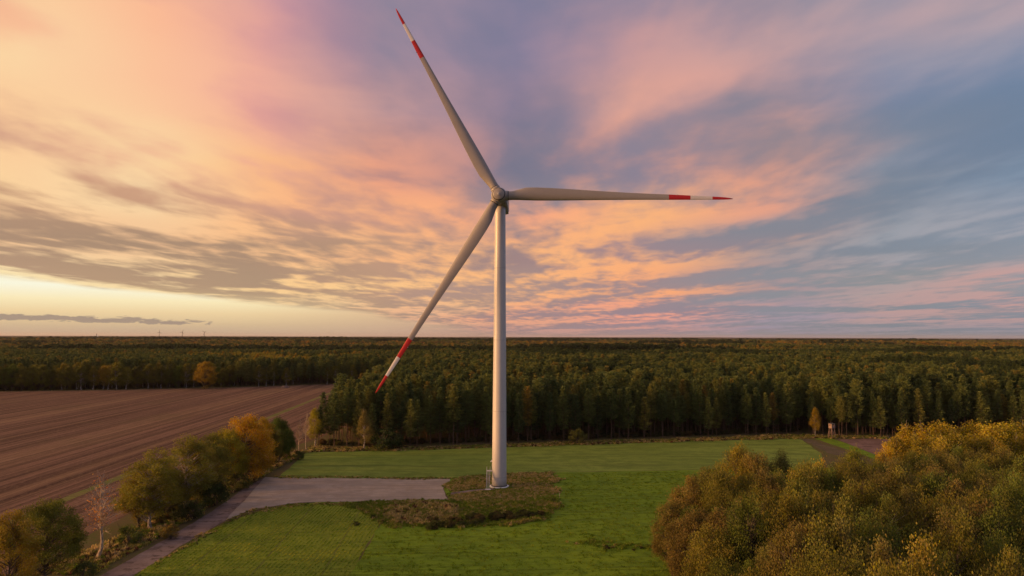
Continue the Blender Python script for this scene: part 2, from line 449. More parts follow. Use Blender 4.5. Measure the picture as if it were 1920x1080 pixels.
def broadleaf(seed, H=18.0, rad=5.5, base=0.22, clumps=90, per=110, leaf=0.30, csize=1.25, shape='round', sparse=0.0, up=0.6, bare=False, vert=0.85):
    rs = np.random.RandomState(seed)
    wood = []; leaves = []; tones = []
    # trunk
    zz = np.linspace(0, 0.82 * H, 8)
    wob = np.cumsum(rs.normal(0, 0.16, (8, 2)), axis=0); wob[0] = 0
    trunk = np.column_stack([wob, zz])
    tr = np.interp(zz, [0, 1.0, 0.82 * H], [0.017 * H + 0.06, 0.013 * H + 0.03, 0.03])
    wood.append(tube_quads(trunk, tr, 8))
    def axis_at(z):
        return np.array([np.interp(z, zz, trunk[:, 0]), np.interp(z, zz, trunk[:, 1]), z])
    lobes = rs.normal(0, 1, (5, 3)); lobes /= np.linalg.norm(lobes, axis=1)[:, None]
    lob_a = rs.uniform(-0.28, 0.28, 5)
    zc_, hz = H * (1 + base) / 2, H * (1 - base) / 2
    for i in range(clumps):
        d = rs.normal(0, 1, 3); d /= np.linalg.norm(d)
        if d[2] < -0.55: d[2] *= 0.4; d /= np.linalg.norm(d)
        k = 1 + float(np.sum(lob_a * np.maximum(0, lobes @ d) ** 2))
        rr = rs.uniform(0.45, 1.0) ** 0.6 * k
        rloc = rad
        c = np.array([d[0] * rloc * rr, d[1] * rloc * rr, zc_ + d[2] * hz * rr])
        fz = (c[2] - H * base) / (H * (1 - base))
        if shape == 'birch':
            wsc = np.interp(fz, [0, 0.25, 0.6, 1.0], [0.65, 1.0, 0.78, 0.22])
            c[:2] *= wsc
        elif shape == 'round':
            c[:2] *= np.interp(fz, [0, 0.4, 0.85, 1.05], [0.9, 1.05, 0.85, 0.5])
        out = c - np.array([0, 0, zc_ - 0.2 * H]); out /= np.linalg.norm(out)
        # a limb from the trunk to the clump
        z0 = np.clip(c[2] - rs.uniform(0.35, 0.6) * (np.hypot(c[0], c[1]) + 2.0), base * H * 0.7, 0.8 * H)
        a = axis_at(z0)
        mid = a * 0.45 + c * 0.55 + np.array([0, 0, 0.35]) + rs.normal(0, 0.25, 3)
        r0 = 0.035 + 0.011 * np.linalg.norm(c - a)
        wood.append(tube_quads([a, a * 0.72 + mid * 0.28, mid, c], [r0, r0 * 0.85, r0 * 0.55, 0.012], 4))
        if bare or rs.rand() < sparse:
            for q in range(5 if bare else 3):
                e = c + (out * rs.uniform(0.4, 1.4) + rs.normal(0, 0.6, 3) + np.array([0, 0, 0.4]))
                st = mid * rs.uniform(0, 0.5) + c * rs.uniform(0.5, 1.0); st = mid + (c - mid) * rs.uniform(0.2, 1.0)
                wood.append(tube_quads([st, (st + e) / 2 + rs.normal(0, 0.08, 3), e], [0.03, 0.02, 0.006], 3))
            if rs.rand() < 0.45 and not bare: continue
        cs = csize * rs.uniform(0.6, 1.35)
        m = int(per * (cs / csize) ** 2 * rs.uniform(0.75, 1.2) * (0.11 if bare else 1))
        p = rs.normal(0, 1, (m, 3)); p /= np.linalg.norm(p, axis=1)[:, None]
        p = p * (rs.rand(m, 1) ** 0.45) * cs
        p[:, 2] *= vert if shape != 'birch' else 1.15
        # ragged outline: push some leaves out along shoots
        sh = rs.rand(m) < 0.18
        p[sh] *= rs.uniform(1.05, 1.7, (sh.sum(), 1))
        pts = c + p
        dirs = (out * 0.7 + np.array([0, 0, up]))[None] + p * 0.5
        if shape == 'birch': dirs = np.tile(np.array([[0, 0, -1.0]]), (m, 1))
        leaves.append(leaf_quads(rs, pts, dirs, leaf * 1.35, leaf * 0.72))
        ct = rs.uniform(0.0, 1.0)
        tones.append(np.clip(ct * 0.72 + rs.uniform(0, 0.28, m), 0, 1))
    W = np.concatenate(wood); L = np.concatenate(leaves); T = np.concatenate(tones)
    return W, L, T

def pine(seed, H=24.0, rad=2.7, base=0.42, whorls=26, leaf=0.62, round_top=0.0):
    rs = np.random.RandomState(seed)
    wood = []; leaves = []; tones = []
    zz = np.linspace(0, H * 0.99, 7)
    wob = np.cumsum(rs.normal(0, 0.09, (7, 2)), axis=0); wob[0] = 0
    wood.append(tube_quads(np.column_stack([wob, zz]), np.interp(zz, [0, H], [0.22, 0.02]), 6))
    def ax(z): return np.array([np.interp(z, zz, wob[:, 0]), np.interp(z, zz, wob[:, 1]), z])
    zs = np.linspace(H * base, H * 0.985, whorls)
    side = rs.uniform(0, 6.28)
    for i, z in enumerate(zs):
        f_ = (z - H * base) / (H * (1 - base))
        env = rad * np.interp(f_, [0, 0.12, 0.35, 0.75, 1.0], [0.55, 0.95, 1.0, 0.55 + 0.2 * round_top, 0.08 + 0.25 * round_top])
        env *= rs.uniform(0.75, 1.15)
        nb = rs.randint(4, 7); a0 = rs.uniform(0, 6.28)
        for b in range(nb):
            a = a0 + b * 6.283 / nb + rs.uniform(-0.3, 0.3)
            ln = env * rs.uniform(0.65, 1.2) * (1 + 0.15 * math.cos(a - side))
            if rs.rand() < 0.08 and f_ < 0.5: continue
            rise = np.interp(f_, [0, 0.5, 1], [-0.12, 0.12, 0.75]) + rs.uniform(-0.12, 0.12)
            o = ax(z + rs.uniform(-0.25, 0.25))
            dv = np.array([math.cos(a), math.sin(a), rise])
            e = o + dv * ln
            if f_ < 0.6: wood.append(tube_quads([o, o + dv * ln * 0.8], [0.045, 0.012], 3))
            m = max(4, int(10 + ln * 10))
            s_ = rs.uniform(0.22, 1.05, m)[:, None]
            pts = o + dv * ln * s_ + rs.normal(0, 1, (m, 3)) * np.array([0.30, 0.30, 0.16]) * (0.5 + 0.28 * ln)
            leaves.append(leaf_quads(rs, pts, np.tile(dv + np.array([0, 0, 0.25]), (m, 1)), leaf, leaf * 0.5, 0.45))
            tones.append(np.clip(rs.uniform(0.0, 0.6) + rs.uniform(0, 0.4, m), 0, 1))
    # dead lower branches
    for q in range(8):
        z = rs.uniform(0.18, base) * H; a = rs.uniform(0, 6.28); ln = rs.uniform(0.6, 1.6)
        wood.append(tube_quads([ax(z), ax(z) + np.array([math.cos(a) * ln, math.sin(a) * ln, -0.2])], [0.03, 0.008], 3))
    return np.concatenate(wood), np.concatenate(leaves), np.concatenate(tones)

class Kind:
    """a tree shape: separate trunk and crown meshes, and one joined mesh for far-off woods"""
    def __init__(s, name, data, bark_m, leaf_m, H):
        W, L, T = data
        s.H = H; s.W, s.L, s.T = W, L, T; s.bark, s.leafm = bark_m, leaf_m; s.name = name
        s.trunk = quad_mesh('trunk', [(W, 0, np.zeros(len(W)))], [bark_m])
        s.crown = quad_mesh('crown', [(L, 0, T)], [leaf_m])
    def joined(s, leafm=None):
        return quad_mesh(s.name, [(s.W, 0, np.zeros(len(s.W))), (s.L, 1, s.T)], [s.bark, leafm or s.leafm])
_tint = {}
def tinted(c):
    """foliage of one colour, varied from plant to plant"""
    if c not in _tint:
        _tint[c] = leaf_mat('foliage', 'random', [(0.0, (c[0] * 0.75, c[1] * 0.8, c[2] * 0.8, 1)), (0.5, (*c, 1)), (1.0, (c[0] * 1.3, c[1] * 1.18, c[2] * 1.1, 1))])
    return _tint[c]

PINES = [Kind('pine', pine(10 + i, 24, [2.9, 2.5, 3.3, 2.9, 3.1, 2.6][i], [0.36, 0.32, 0.40, 0.22, 0.42, 0.34][i], 30, 0.56, [0.3, 0.5, 1.2, 0.6, 1.0, 0.4][i]), M_pine_bark, M_needle, 24) for i in range(6)]
BROAD = [Kind('broadleaf', broadleaf(40 + i, 18, [4.8, 4.2, 5.3, 3.9, 4.6][i], 0.2, [105, 90, 120, 85, 100][i], [200, 150, 230, 130, 180][i], [0.23, 0.28, 0.20, 0.30, 0.24][i], [1.3, 1.15, 1.4, 1.2, 1.1][i], 'round', [0.15, 0.30, 0.1, 0.45, 0.25][i], up=1.4, vert=1.35), M_bark, M_leaf, 18) for i in range(5)]
BIRCH = [Kind('birch', broadleaf(60 + i, 20, [3.9, 3.4, 4.4][i], 0.12, [105, 90, 120][i], 120, 0.27, [1.15, 1.05, 1.25][i], 'birch', 0.15), M_birch_bark, M_leaf, 20) for i in range(3)]
BARE = [Kind('bare', broadleaf(80 + i, 15, [2.8, 2.4][i], 0.28, 55, 60, 0.22, 0.9, 'birch', 1.0, bare=True), M_twig, M_leaf, 15) for i in range(2)]
HEDGE = [Kind('hedge_tree', broadleaf(110 + i, 18, [6.0, 5.2, 6.4][i], 0.03, [150, 130, 160][i], 170, 0.26, [1.35, 1.25, 1.4][i], 'round', [0.05, 0.12, 0.05][i]), M_bark, M_leaf, 18) for i in range(3)]
HBIRCH = [Kind('hedge_birch', broadleaf(130 + i, 20, [5.6, 5.0][i], 0.05, [170, 150][i], 130, 0.25, 1.2, 'round', 0.18, up=-0.3), M_birch_bark, M_leaf, 20) for i in range(2)]
BUSH = [Kind('bush', broadleaf(90 + i, 3.0, 1.9, 0.02, 26, 70, 0.24, 0.62, 'round', 0.05), M_bark, M_leaf, 3) for i in range(2)]

rnd = random.Random(5)
def plant(name, kind, x, y, H, color, label, cat, group=None, widen=1.0, z=-0.05):
    s_ = H / kind.H
    r_ = empty(name, (x, y, z), rnd.uniform(0, 6.283))
    r_.scale = (s_ * widen, s_ * widen, s_)
    r_.color = (*color, 1)
    tag(r_, label, cat, group)
    t_ = link('trunk', kind.trunk, r_); t_.color = (*color, 1)
    c_ = link('crown', kind.crown, r_); c_.color = (*color, 1)
    return r_

# ------------------------------------------------------------------ scatter of uncountable stuff
def scatter(name, pts, protos, label, cat):
    """pts: rows x, y, z, rot, sxy, sz, index"""
    pts = np.asarray(pts, np.float32)
    me = bpy.data.meshes.new(name)
    me.vertices.add(len(pts)); me.vertices.foreach_set('co', pts[:, :3].ravel())
    for nm, col in (('rot', 3), ('sxy', 4), ('sz', 5)):
        a = me.attributes.new(nm, 'FLOAT', 'POINT'); a.data.foreach_set('value', pts[:, col].copy())
    a = me.attributes.new('pick', 'INT', 'POINT'); a.data.foreach_set('value', pts[:, 6].astype(np.int32))
    c = bpy.data.collections.new(name + '_shapes')
    for i, p in enumerate(protos):
        p.name = '%s_shape_%02d' % (name, i)
        c.objects.link(p)
    o = link(name, me)
    ng = bpy.data.node_groups.new(name, 'GeometryNodeTree')
    ng.interface.new_socket('Geometry', in_out='INPUT', socket_type='NodeSocketGeometry')
    ng.interface.new_socket('Geometry', in_out='OUTPUT', socket_type='NodeSocketGeometry')
    k = NT(ng)
    gi = k.node('NodeGroupInput'); go = k.node('NodeGroupOutput')
    ci = k.node('GeometryNodeCollectionInfo', transform_space='ORIGINAL')
    ci.inputs['Collection'].default_value = c
    ci.inputs['Separate Children'].default_value = True
    ci.inputs['Reset Children'].default_value = True
    ip = k.node('GeometryNodeInstanceOnPoints')
    def named(nm, typ='FLOAT'):
        n = k.node('GeometryNodeInputNamedAttribute', data_type=typ)
        n.inputs['Name'].default_value = nm
        return [s for s in n.outputs if s.enabled and s.name == 'Attribute'][0]
    ng.links.new(gi.outputs[0], ip.inputs['Points'])
    ng.links.new(ci.outputs[0], ip.inputs['Instance'])
    ip.inputs['Pick Instance'].default_value = True
    ng.links.new(named('pick', 'INT'), ip.inputs['Instance Index'])
    rv = k.node('ShaderNodeCombineXYZ'); ng.links.new(named('rot'), rv.inputs[2])
    sv = k.node('ShaderNodeCombineXYZ')
    sx = named('sxy'); ng.links.new(sx, sv.inputs[0]); ng.links.new(sx, sv.inputs[1]); ng.links.new(named('sz'), sv.inputs[2])
    ng.links.new(rv.outputs[0], ip.inputs['Rotation']); ng.links.new(sv.outputs[0], ip.inputs['Scale'])
    ng.links.new(ip.outputs[0], go.inputs[0])
    md = o.modifiers.new('scatter', 'NODES'); md.node_group = ng
    tag(o, label, cat, kind='stuff')
    return o

def shape(me, color=(1, 1, 1)):
    o = bpy.data.objects.new('shape', me)
    o.color = (*color, 1)
    return o

def inside(poly, x, y):
    c = False; j = len(poly) - 1
    for i in range(len(poly)):
        xi, yi = poly[i]; xj, yj = poly[j]
        if (yi > y) != (yj > y) and x < (xj - xi) * (y - yi) / (yj - yi) + xi: c = not c
        j = i
    return c
def jitter_grid(poly, step, seed, jit=0.38):
    r_ = random.Random(seed)
    xs = [p[0] for p in poly]; ys = [p[1] for p in poly]
    out = []; row = 0
    y = min(ys)
    while y < max(ys):
        x = min(xs) + (step / 2 if row % 2 else 0)
        while x < max(xs):
            a, b = x + r_.uniform(-jit, jit) * step, y + r_.uniform(-jit, jit) * step
            if inside(poly, a, b): out.append((a, b))
            x += step
        y += step * 0.9; row += 1
    return out

# ------------------------------------------------------------------ ground
def pts_px(lst): return [ground_at(*p) for p in lst]
def sheet(name, poly, z, mat, smooth_it=0, edge=0.0, seed=0):
    """a level sheet over the polygon; its outline is subdivided and made slightly irregular"""
    P = [Vector((p[0], p[1])) for p in poly]
    for _ in range(smooth_it):
        Q = []
        for i in range(len(P)):
            a, b = P[i], P[(i + 1) % len(P)]
            Q += [a * 0.75 + b * 0.25, a * 0.25 + b * 0.75]
        P = Q
    if edge > 0:
        Q = []
        for i in range(len(P)):
            a, b = P[i], P[(i + 1) % len(P)]
            n = max(1, min(60, int((b - a).length / 2.5)))
            nd = Vector((-(b - a).y, (b - a).x)).normalized()
            for j in range(n):
                q = a.lerp(b, j / n)
                Q.append(q + nd * edge * (mnoise.noise((q.x * 0.12, q.y * 0.12, seed)) * 1.6 + mnoise.noise((q.x * 0.5, q.y * 0.5, seed)) * 0.7))
        P = Q
    from mathutils.geometry import tessellate_polygon
    V3 = [Vector((p.x, p.y, 0)) for p in P]
    tris = tessellate_polygon([V3])
    me = bpy.data.meshes.new(name)
    fs = []
    for t in tris:
        a, b, c = (V3[i] for i in t)
        fs.append(t if (b - a).cross(c - a).z > 0 else (t[0], t[2], t[1]))
    me.from_pydata([(p.x, p.y, z) for p in P], [], fs)
    me.materials.append(mat)
    o = link(name, me)
    tag(o, kind='structure')
    return o

def stretch(k, v, sx, sy, ang=0.0):
    mp = k.node('ShaderNodeMapping')
    mp.inputs['Rotation'].default_value = (0, 0, ang)
    mp.inputs['Scale'].default_value = (sx, sy, 1)
    k.t.links.new(v, mp.inputs[0])
    return mp.outputs[0]

# rough verge and forest floor: the ground everywhere
M_ground, k = new_mat('rough_ground')
P_ = world_pos(k)
n1 = k.noise(P_, 0.06, 5, 0.6); n2 = k.noise(P_, 0.9, 5, 0.7); n3 = k.noise(P_, 4.0, 3, 0.6)
c = k.mix(k.rng(n1, 0.40, 0.60), (0.110, 0.095, 0.042, 1), (0.092, 0.104, 0.030, 1))
c = k.mix(k.rng(n2, 0.35, 0.7), c, (0.13, 0.09, 0.045, 1))
c = k.mix(k.m('MULTIPLY', k.rng(n3, 0.5, 0.8), 0.4), c, (0.035, 0.03, 0.015, 1))
principled(k, c, 0.95, 0.05, normal=bump(k, k.m('ADD', n2, n3), 0.9, 0.25))

# ploughed / stubble field with rows running away from the viewer
M_plough, k = new_mat('stubble_soil')
P_ = world_pos(k)
ang = R(-2.6)
rot = stretch(k, P_, 1, 1, ang)
sx_ = k.node('ShaderNodeSeparateXYZ'); k.t.links.new(rot, sx_.inputs[0])
wob = k.noise(stretch(k, P_, 0.05, 0.008, ang), 1.0, 3)
X_ = k.m('ADD', sx_.outputs[0], k.m('MULTIPLY', wob, 1.6))
row = k.m('SINE', k.m('MULTIPLY', X_, 2 * math.pi / 0.95))
band = k.noise(k.vec(X_, k.m('MULTIPLY', sx_.outputs[1], 0.006), 0.0), 0.34, 5, 0.72)
band2 = k.noise(k.vec(X_, k.m('MULTIPLY', sx_.outputs[1], 0.003), 4.0), 0.055, 3, 0.6)
straw = k.noise(stretch(k, P_, 1.6, 0.35, ang), 1.2, 6, 0.75)
blot = k.noise(P_, 0.022, 4, 0.6)
c = k.mix(k.rng(band, 0.36, 0.64), (0.064, 0.034, 0.025, 1), (0.195, 0.112, 0.078, 1))
c = k.mix(k.m('MULTIPLY', k.rng(band2, 0.52, 0.68), 0.55), c, (0.25, 0.155, 0.09, 1))
c = k.mix(k.m('MULTIPLY', k.rng(straw, 0.48, 0.66), 0.50), c, (0.27, 0.175, 0.115, 1))
c = k.mix(k.m('MULTIPLY', k.rng(blot, 0.5, 0.75), 0.30), c, (0.10, 0.085, 0.035, 1))
tram = k.m('ABSOLUTE', k.m('SUBTRACT', k.m('FRACT', k.m('DIVIDE', X_, 21.0)), 0.5))
c = k.mix(k.m('MULTIPLY', k.rng(tram, 0.474, 0.492), 0.65), c, (0.055, 0.034, 0.026, 1))
fine_r = k.noise(k.vec(k.m('MULTIPLY', X_, 1.0), k.m('MULTIPLY', sx_.outputs[1], 0.03), 9.0), 2.6, 3, 0.7)
c = k.mix(k.m('MULTIPLY', k.rng(fine_r, 0.45, 0.62), 0.40), c, (0.052, 0.028, 0.022, 1))
hgt = k.m('ADD', k.m('MULTIPLY', row, 0.35), k.m('ADD', k.m('MULTIPLY', band, 1.4), k.m('MULTIPLY', straw, 0.7)))
principled(k, c, 0.95, 0.05, normal=bump(k, hgt, 0.8, 0.14))

def crop_mat(name, c1, c2, c3, rowdist, ang, rowamp=0.5, bscale=0.02, tramw=0.0, fine=1.0):
    m_, k = new_mat(name)
    P_ = world_pos(k)
    rot = stretch(k, P_, 1, 1, ang)
    s = k.node('ShaderNodeSeparateXYZ'); k.t.links.new(rot, s.inputs[0])
    wob = k.noise(stretch(k, P_, 0.04, 0.01, ang), 1.0, 3)
    X = k.m('ADD', s.outputs[0], k.m('MULTIPLY', wob, 1.2))
    row = k.m('SINE', k.m('MULTIPLY', X, 2 * math.pi / rowdist))
    lines = k.noise(k.vec(X, k.m('MULTIPLY', s.outputs[1], 0.02), 0), 0.5, 5, 0.7)
    big = k.noise(P_, bscale, 5, 0.6); fn = k.noise(P_, 1.4 * fine, 6, 0.72); mid = k.noise(P_, 0.16, 4, 0.6)
    c = k.mix(k.rng(big, 0.36, 0.64), (*c1, 1), (*c2, 1))
    c = k.mix(k.m('MULTIPLY', k.rng(mid, 0.42, 0.62), 0.8), c, (*[x * 0.85 for x in c3], 1))
    c = k.mix(k.m('MULTIPLY', k.rng(lines, 0.50, 0.72), 0.55), c, (*[x * 0.55 for x in c1], 1))
    c = k.mix(k.m('MULTIPLY', k.rng(fn, 0.44, 0.75), 0.55), c, (*[x * 0.5 for x in c1], 1))
    if tramw:
        tr = k.m('ABSOLUTE', k.m('SUBTRACT', k.m('FRACT', k.m('DIVIDE', X, tramw)), 0.5))
        c = k.mix(k.m('MULTIPLY', k.rng(tr, 0.472, 0.490), 0.6), c, (0.05, 0.045, 0.02, 1))
    mow = k.noise(stretch(k, P_, 0.07, 1.1, 0.25), 0.35, 6, 0.66, 1.6)
    c = k.mix(k.m('MULTIPLY', k.rng(mow, 0.51, 0.60), 0.7), c, (*[x * 0.42 for x in c1], 1))
    c = k.mix(k.m('MULTIPLY', k.rng(k.noise(P_, 5.0, 3, 0.7), 0.35, 0.8), 0.5), c, (*[min(1, x * 1.7) for x in c2], 1))
    h = k.m('ADD', k.m('MULTIPLY', row, rowamp), k.m('ADD', k.m('MULTIPLY', fn, 1.2), k.m('MULTIPLY', lines, 0.8)))
    principled(k, c, 0.9, 0.12, normal=bump(k, h, 0.75, 0.12))
    return m_
M_meadow = crop_mat('meadow_grass', (0.105, 0.182, 0.008), (0.155, 0.230, 0.010), (0.080, 0.150, 0.010), 2.4, R(78), 0.25)
M_backcrop = crop_mat('far_crop', (0.125, 0.178, 0.024), (0.175, 0.235, 0.038), (0.105, 0.160, 0.020), 1.0, R(88), 0.25, 0.012, 22.0)
M_crop = crop_mat('front_crop', (0.140, 0.190, 0.014), (0.200, 0.240, 0.020), (0.110, 0.165, 0.012), 0.9, R(-4), 0.16, 0.03, 13.0)
M_strip = crop_mat('verge_green', (0.10, 0.11, 0.022), (0.15, 0.15, 0.035), (0.16, 0.12, 0.05), 1.0, R(-3), 0.3)

def gravel_mat(name, c1, c2, c3):
    m_, k = new_mat(name)
    P_ = world_pos(k)
    a = k.noise(P_, 0.12, 5, 0.65); b = k.noise(P_, 2.2, 6, 0.75); st = k.noise(stretch(k, P_, 0.12, 1.0, 0), 0.7, 5, 0.65, 0.6)
    c = k.mix(k.rng(a, 0.38, 0.62), (*c1, 1), (*c2, 1))
    c = k.mix(k.m('MULTIPLY', k.rng(st, 0.5, 0.7), 0.6), c, (*c3, 1))
    c = k.mix(k.m('MULTIPLY', k.rng(b, 0.45, 0.75), 0.5), c, (*[x * 0.55 for x in c1], 1))
    rut = k.noise(stretch(k, P_, 0.05, 1.6, 0.03), 0.6, 5, 0.7, 0.8)
    c = k.mix(k.m('MULTIPLY', k.rng(rut, 0.50, 0.60), 0.75), c, (*[x * 0.6 for x in c2], 1))
    pch = k.noise(P_, 0.35, 6, 0.7)
    c = k.mix(k.m('MULTIPLY', k.rng(pch, 0.52, 0.60), 0.7), c, (*[x * 0.62 for x in c3], 1))
    principled(k, c, 0.95, 0.1, normal=bump(k, k.m('ADD', b, st), 0.6, 0.08))
    return m_
M_gravel = gravel_mat('pad_gravel', (0.27, 0.225, 0.19), (0.35, 0.295, 0.25), (0.42, 0.34, 0.26))
M_track = gravel_mat('track_gravel', (0.17, 0.125, 0.115), (0.235, 0.175, 0.16), (0.12, 0.085, 0.07))
M_soil = gravel_mat('bare_soil', (0.15, 0.09, 0.075), (0.22, 0.14, 0.12), (0.11, 0.07, 0.05))
M_mud = gravel_mat('mud_track', (0.105, 0.080, 0.050), (0.14, 0.105, 0.065), (0.09, 0.11, 0.035))

BIG = 45000
gm = MB(); gm.add([(-BIG, -BIG, 0), (BIG, -BIG, 0), (BIG, BIG, 0), (-BIG, BIG, 0)], [(0, 1, 2, 3)])
tag(gm.build('ground', M_ground), kind='structure')

FIELD = [(-93, 40), (-95, 132), (-97, 180), (-96, 250), (-86, 300), (-82, 360), (-97, 500), (-118, 650), (-151, 662), (-240, 604), (-330, 572), (-410, 551), (-560, 530), (-900, 505), (-900, 40)]
sheet('ploughed_field', FIELD, 0.004, M_plough, edge=0.5, seed=1)
sheet('field_margin', [(-119.5, 132), (-125.2, 200), (-131, 300), (-139, 430), (-149, 600), (-146, 600), (-135.5, 430), (-127, 300), (-121.8, 200), (-116.5, 132)], 0.008, M_strip, edge=0.5, seed=2)
back = pts_px([(522, 896), (700, 897), (850, 896), (1052, 886), (1300, 880.5), (1545, 874), (1540, 850), (1515, 832), (1498, 822), (1300, 827), (1000, 837), (800, 843), (620, 847), (575, 848)])
sheet('crop_field', back, 0.004, M_backcrop, edge=0.35, seed=3)
strip = pts_px([(245, 1080), (330, 1035), (405, 988), (480, 960), (560, 944), (640, 944), (705, 965), (712, 985), (690, 1020), (655, 1080)])
x0 = strip[0][0]; x1 = strip[-1][0]
strip = [(x0 - 1.5, 60)] + strip + [(x1 + 1.0, 60)]
sheet('green_crop_strip', strip, 0.006, M_crop, edge=0.4, seed=4)
mead = [(-30.5, 60), ground_at(655, 1080), ground_at(695, 1018), ground_at(712, 985), ground_at(705, 964), ground_at(640, 943), ground_at(560, 941), ground_at(700, 939), ground_at(843, 937), ground_at(834, 915), ground_at(848, 897), ground_at(940, 888), ground_at(1052, 886), ground_at(1300, 881), ground_at(1500, 876), (135, 236), (140, 60)]
sheet('meadow', mead, 0.010, M_meadow, edge=0.5, seed=5)
pad = pts_px([(498, 895), (650, 897), (846, 898), (832, 915), (842, 938), (700, 940), (560, 942), (470, 955), (425, 975)])
sheet('gravel_pad', pad, 0.014, M_gravel, edge=0.35, seed=6)
trk = pts_px([(190, 1080), (300, 1018), (400, 958), (455, 918), (498, 895), (560, 942), (470, 956), (425, 974), (340, 1024), (252, 1080)])
trk = [(-76, 60)] + trk + [(-69, 60)]
sheet('gravel_track', trk, 0.010, M_track, edge=0.3, seed=7)
sheet('foot_path', pts_px([(845, 924), (880, 919), (925, 915), (930, 918), (885, 923), (845, 929)]), 0.018, M_track, edge=0.1, seed=8)
sheet('mud_track', pts_px([(1503, 824), (1518, 823), (1556, 837), (1596, 850), (1630, 862), (1600, 864), (1565, 853), (1530, 838)]), 0.020, M_mud, edge=1.1, seed=9)
sheet('grass_wedge', pts_px([(1528, 822), (1560, 822), (1600, 836), (1660, 860), (1640, 861), (1600, 846), (1562, 834)]), 0.016, M_meadow, edge=0.3, seed=10)
sheet('bare_soil', pts_px([(1572, 824), (1665, 822), (1800, 822), (1900, 860), (1700, 862), (1640, 852), (1600, 836)]), 0.012, M_soil, edge=0.3, seed=11)
0 and sheet('far_meadow', pts_px([(975, 644.6), (1040, 644.2), (1060, 646.2), (980, 646.8)]), 0.02, M_strip)

# ------------------------------------------------------------------ wind turbine
def paint(name, c, rough=0.45):
    m_, k = new_mat(name)
    tc = k.node('ShaderNodeTexCoord').outputs['Object']
    n = k.noise(stretch(k, tc, 1, 1), 0.35, 5, 0.6); n2 = k.noise(tc, 3.0, 4, 0.7)
    f_ = k.m('ADD', k.m('MULTIPLY', n, 0.6), k.m('MULTIPLY', n2, 0.4))
    principled(k, k.mix(k.rng(f_, 0.35, 0.65), (*[x * 0.93 for x in c], 1), (*c, 1)), rough, 0.4)
    return m_
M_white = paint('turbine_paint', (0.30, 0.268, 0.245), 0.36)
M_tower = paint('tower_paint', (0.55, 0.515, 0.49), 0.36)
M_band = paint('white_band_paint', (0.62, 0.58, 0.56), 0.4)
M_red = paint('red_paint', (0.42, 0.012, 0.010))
M_seam = flat('seam_grey', (0.33, 0.32, 0.32))
M_dark = flat('dark_gap_silhouette', (0.03, 0.03, 0.035))
M_concrete = flat('painted_concrete', (0.72, 0.70, 0.68))
M_steel = flat('galvanised_steel', (0.50, 0.49, 0.48), 0.5, 0.5, 0.3)

TX, TY = -3.70, 209.46
HUBZ = 87.54
YAW, TILT = 0.0596, 0.0498
PHASE = -0.0245
turb = empty('wind_turbine', (TX, TY, 0))
tag(turb, 'large white wind turbine with red banded blades standing on the mown field', 'wind turbine')
mb = MB()
prof = []
NZ = 40
top_z = HUBZ - 2.3
def tower_r(z): return 2.22 + (1.62 - 2.22) * (z / top_z)
for i in range(NZ + 1):
    z = 0.35 + (top_z - 0.35) * i / NZ
    prof.append((tower_r(z), z))
mb.lathe(prof, 64)
mb.build('tower', M_tower, turb)
for z in (2.9, 22.5, 44.0, 66.0):
    mb = MB(); r_ = tower_r(z)
    mb.lathe([(r_ - 0.02, z - 0.05), (r_ + 0.012, z - 0.04), (r_ + 0.012, z + 0.04), (r_ - 0.02, z + 0.05)], 64)
    mb.build('flange_seam', M_seam, turb)
mb = MB(); mb.lathe([(2.34, 0.18), (2.40, 0.20), (2.40, 0.40), (2.25, 0.42)], 64); mb.build('base_flange', M_dark, turb)
mb = MB(); mb.lathe([(2.95, -0.1), (2.95, 0.16), (2.86, 0.22), (2.2, 0.24)], 64); mb.build('foundation_ring', M_concrete, turb)
# door on the left side of the tower, small lamp above it
dd = MB(); dd.box((-2.19, 0.5, 5.75), (0.10, 0.95, 2.1)); door = dd.build('door', M_seam, turb)
dd = MB(); dd.box((-2.26, 0.2, 5.75), (0.06, 0.05, 0.25)); dd.build('door_handle', M_dark, door)
dd = MB(); dd.box((-2.28, 0.0, 7.55), (0.35, 0.3, 0.5)); dd.bar((-2.46, 0, 7.45), (-2.62, 0, 7.3), 0.13, n=8); dd.build('door_lamp', M_concrete, turb)
# nacelle / rotor frame
axis = Vector((-math.sin(YAW) * math.cos(TILT), -math.cos(YAW) * math.cos(TILT), math.sin(TILT)))
rightv = Vector((math.cos(YAW), -math.sin(YAW), 0))
upv = rightv.cross(axis).normalized()
if upv.z < 0: upv = -upv
hubc = Vector((0, 0, HUBZ)) + axis * 4.5       # relative to the turbine root
def frame(p): return hubc + rightv * p[0] - axis * p[1] + upv * p[2]     # x right, y back, z up
def rounded_section(hw, zt, zb, rc, n=5):
    out = []
    for cx, cz, a0 in ((hw - rc, zt - rc, 0), (-hw + rc, zt - rc, 90), (-hw + rc, zb + rc, 180), (hw - rc, zb + rc, 270)):
        for i in range(n + 1):
            a = R(a0 + 90 * i / n); out.append((cx + rc * math.cos(a), cz + rc * math.sin(a)))
    return out
mb = MB()
secs = [(1.75, 1.55, 1.5, -1.55, 1.2), (2.05, 1.75, 1.75, -1.85, 1.2), (2.6, 2.15, 2.0, -2.35, 0.9), (4.2, 2.35, 2.2, -2.75, 0.7), (9.5, 2.35, 2.35, -2.85, 0.7), (12.6, 2.25, 2.3, -2.5, 0.7), (13.6, 1.7, 2.0, -1.9, 0.7), (13.8, 1.2, 1.5, -1.3, 0.6)]
rings = []
for y, hw, zt, zb, rc in secs:
    rings.append([frame((x, y, z)) for x, z in rounded_section(hw, zt, zb, rc)])
n = len(rings[0]); vs = [v for r_ in rings for v in r_]
fs = [(i * n + j, i * n + (j + 1) % n, (i + 1) * n + (j + 1) % n, (i + 1) * n + j) for i in range(len(rings) - 1) for j in range(n)]
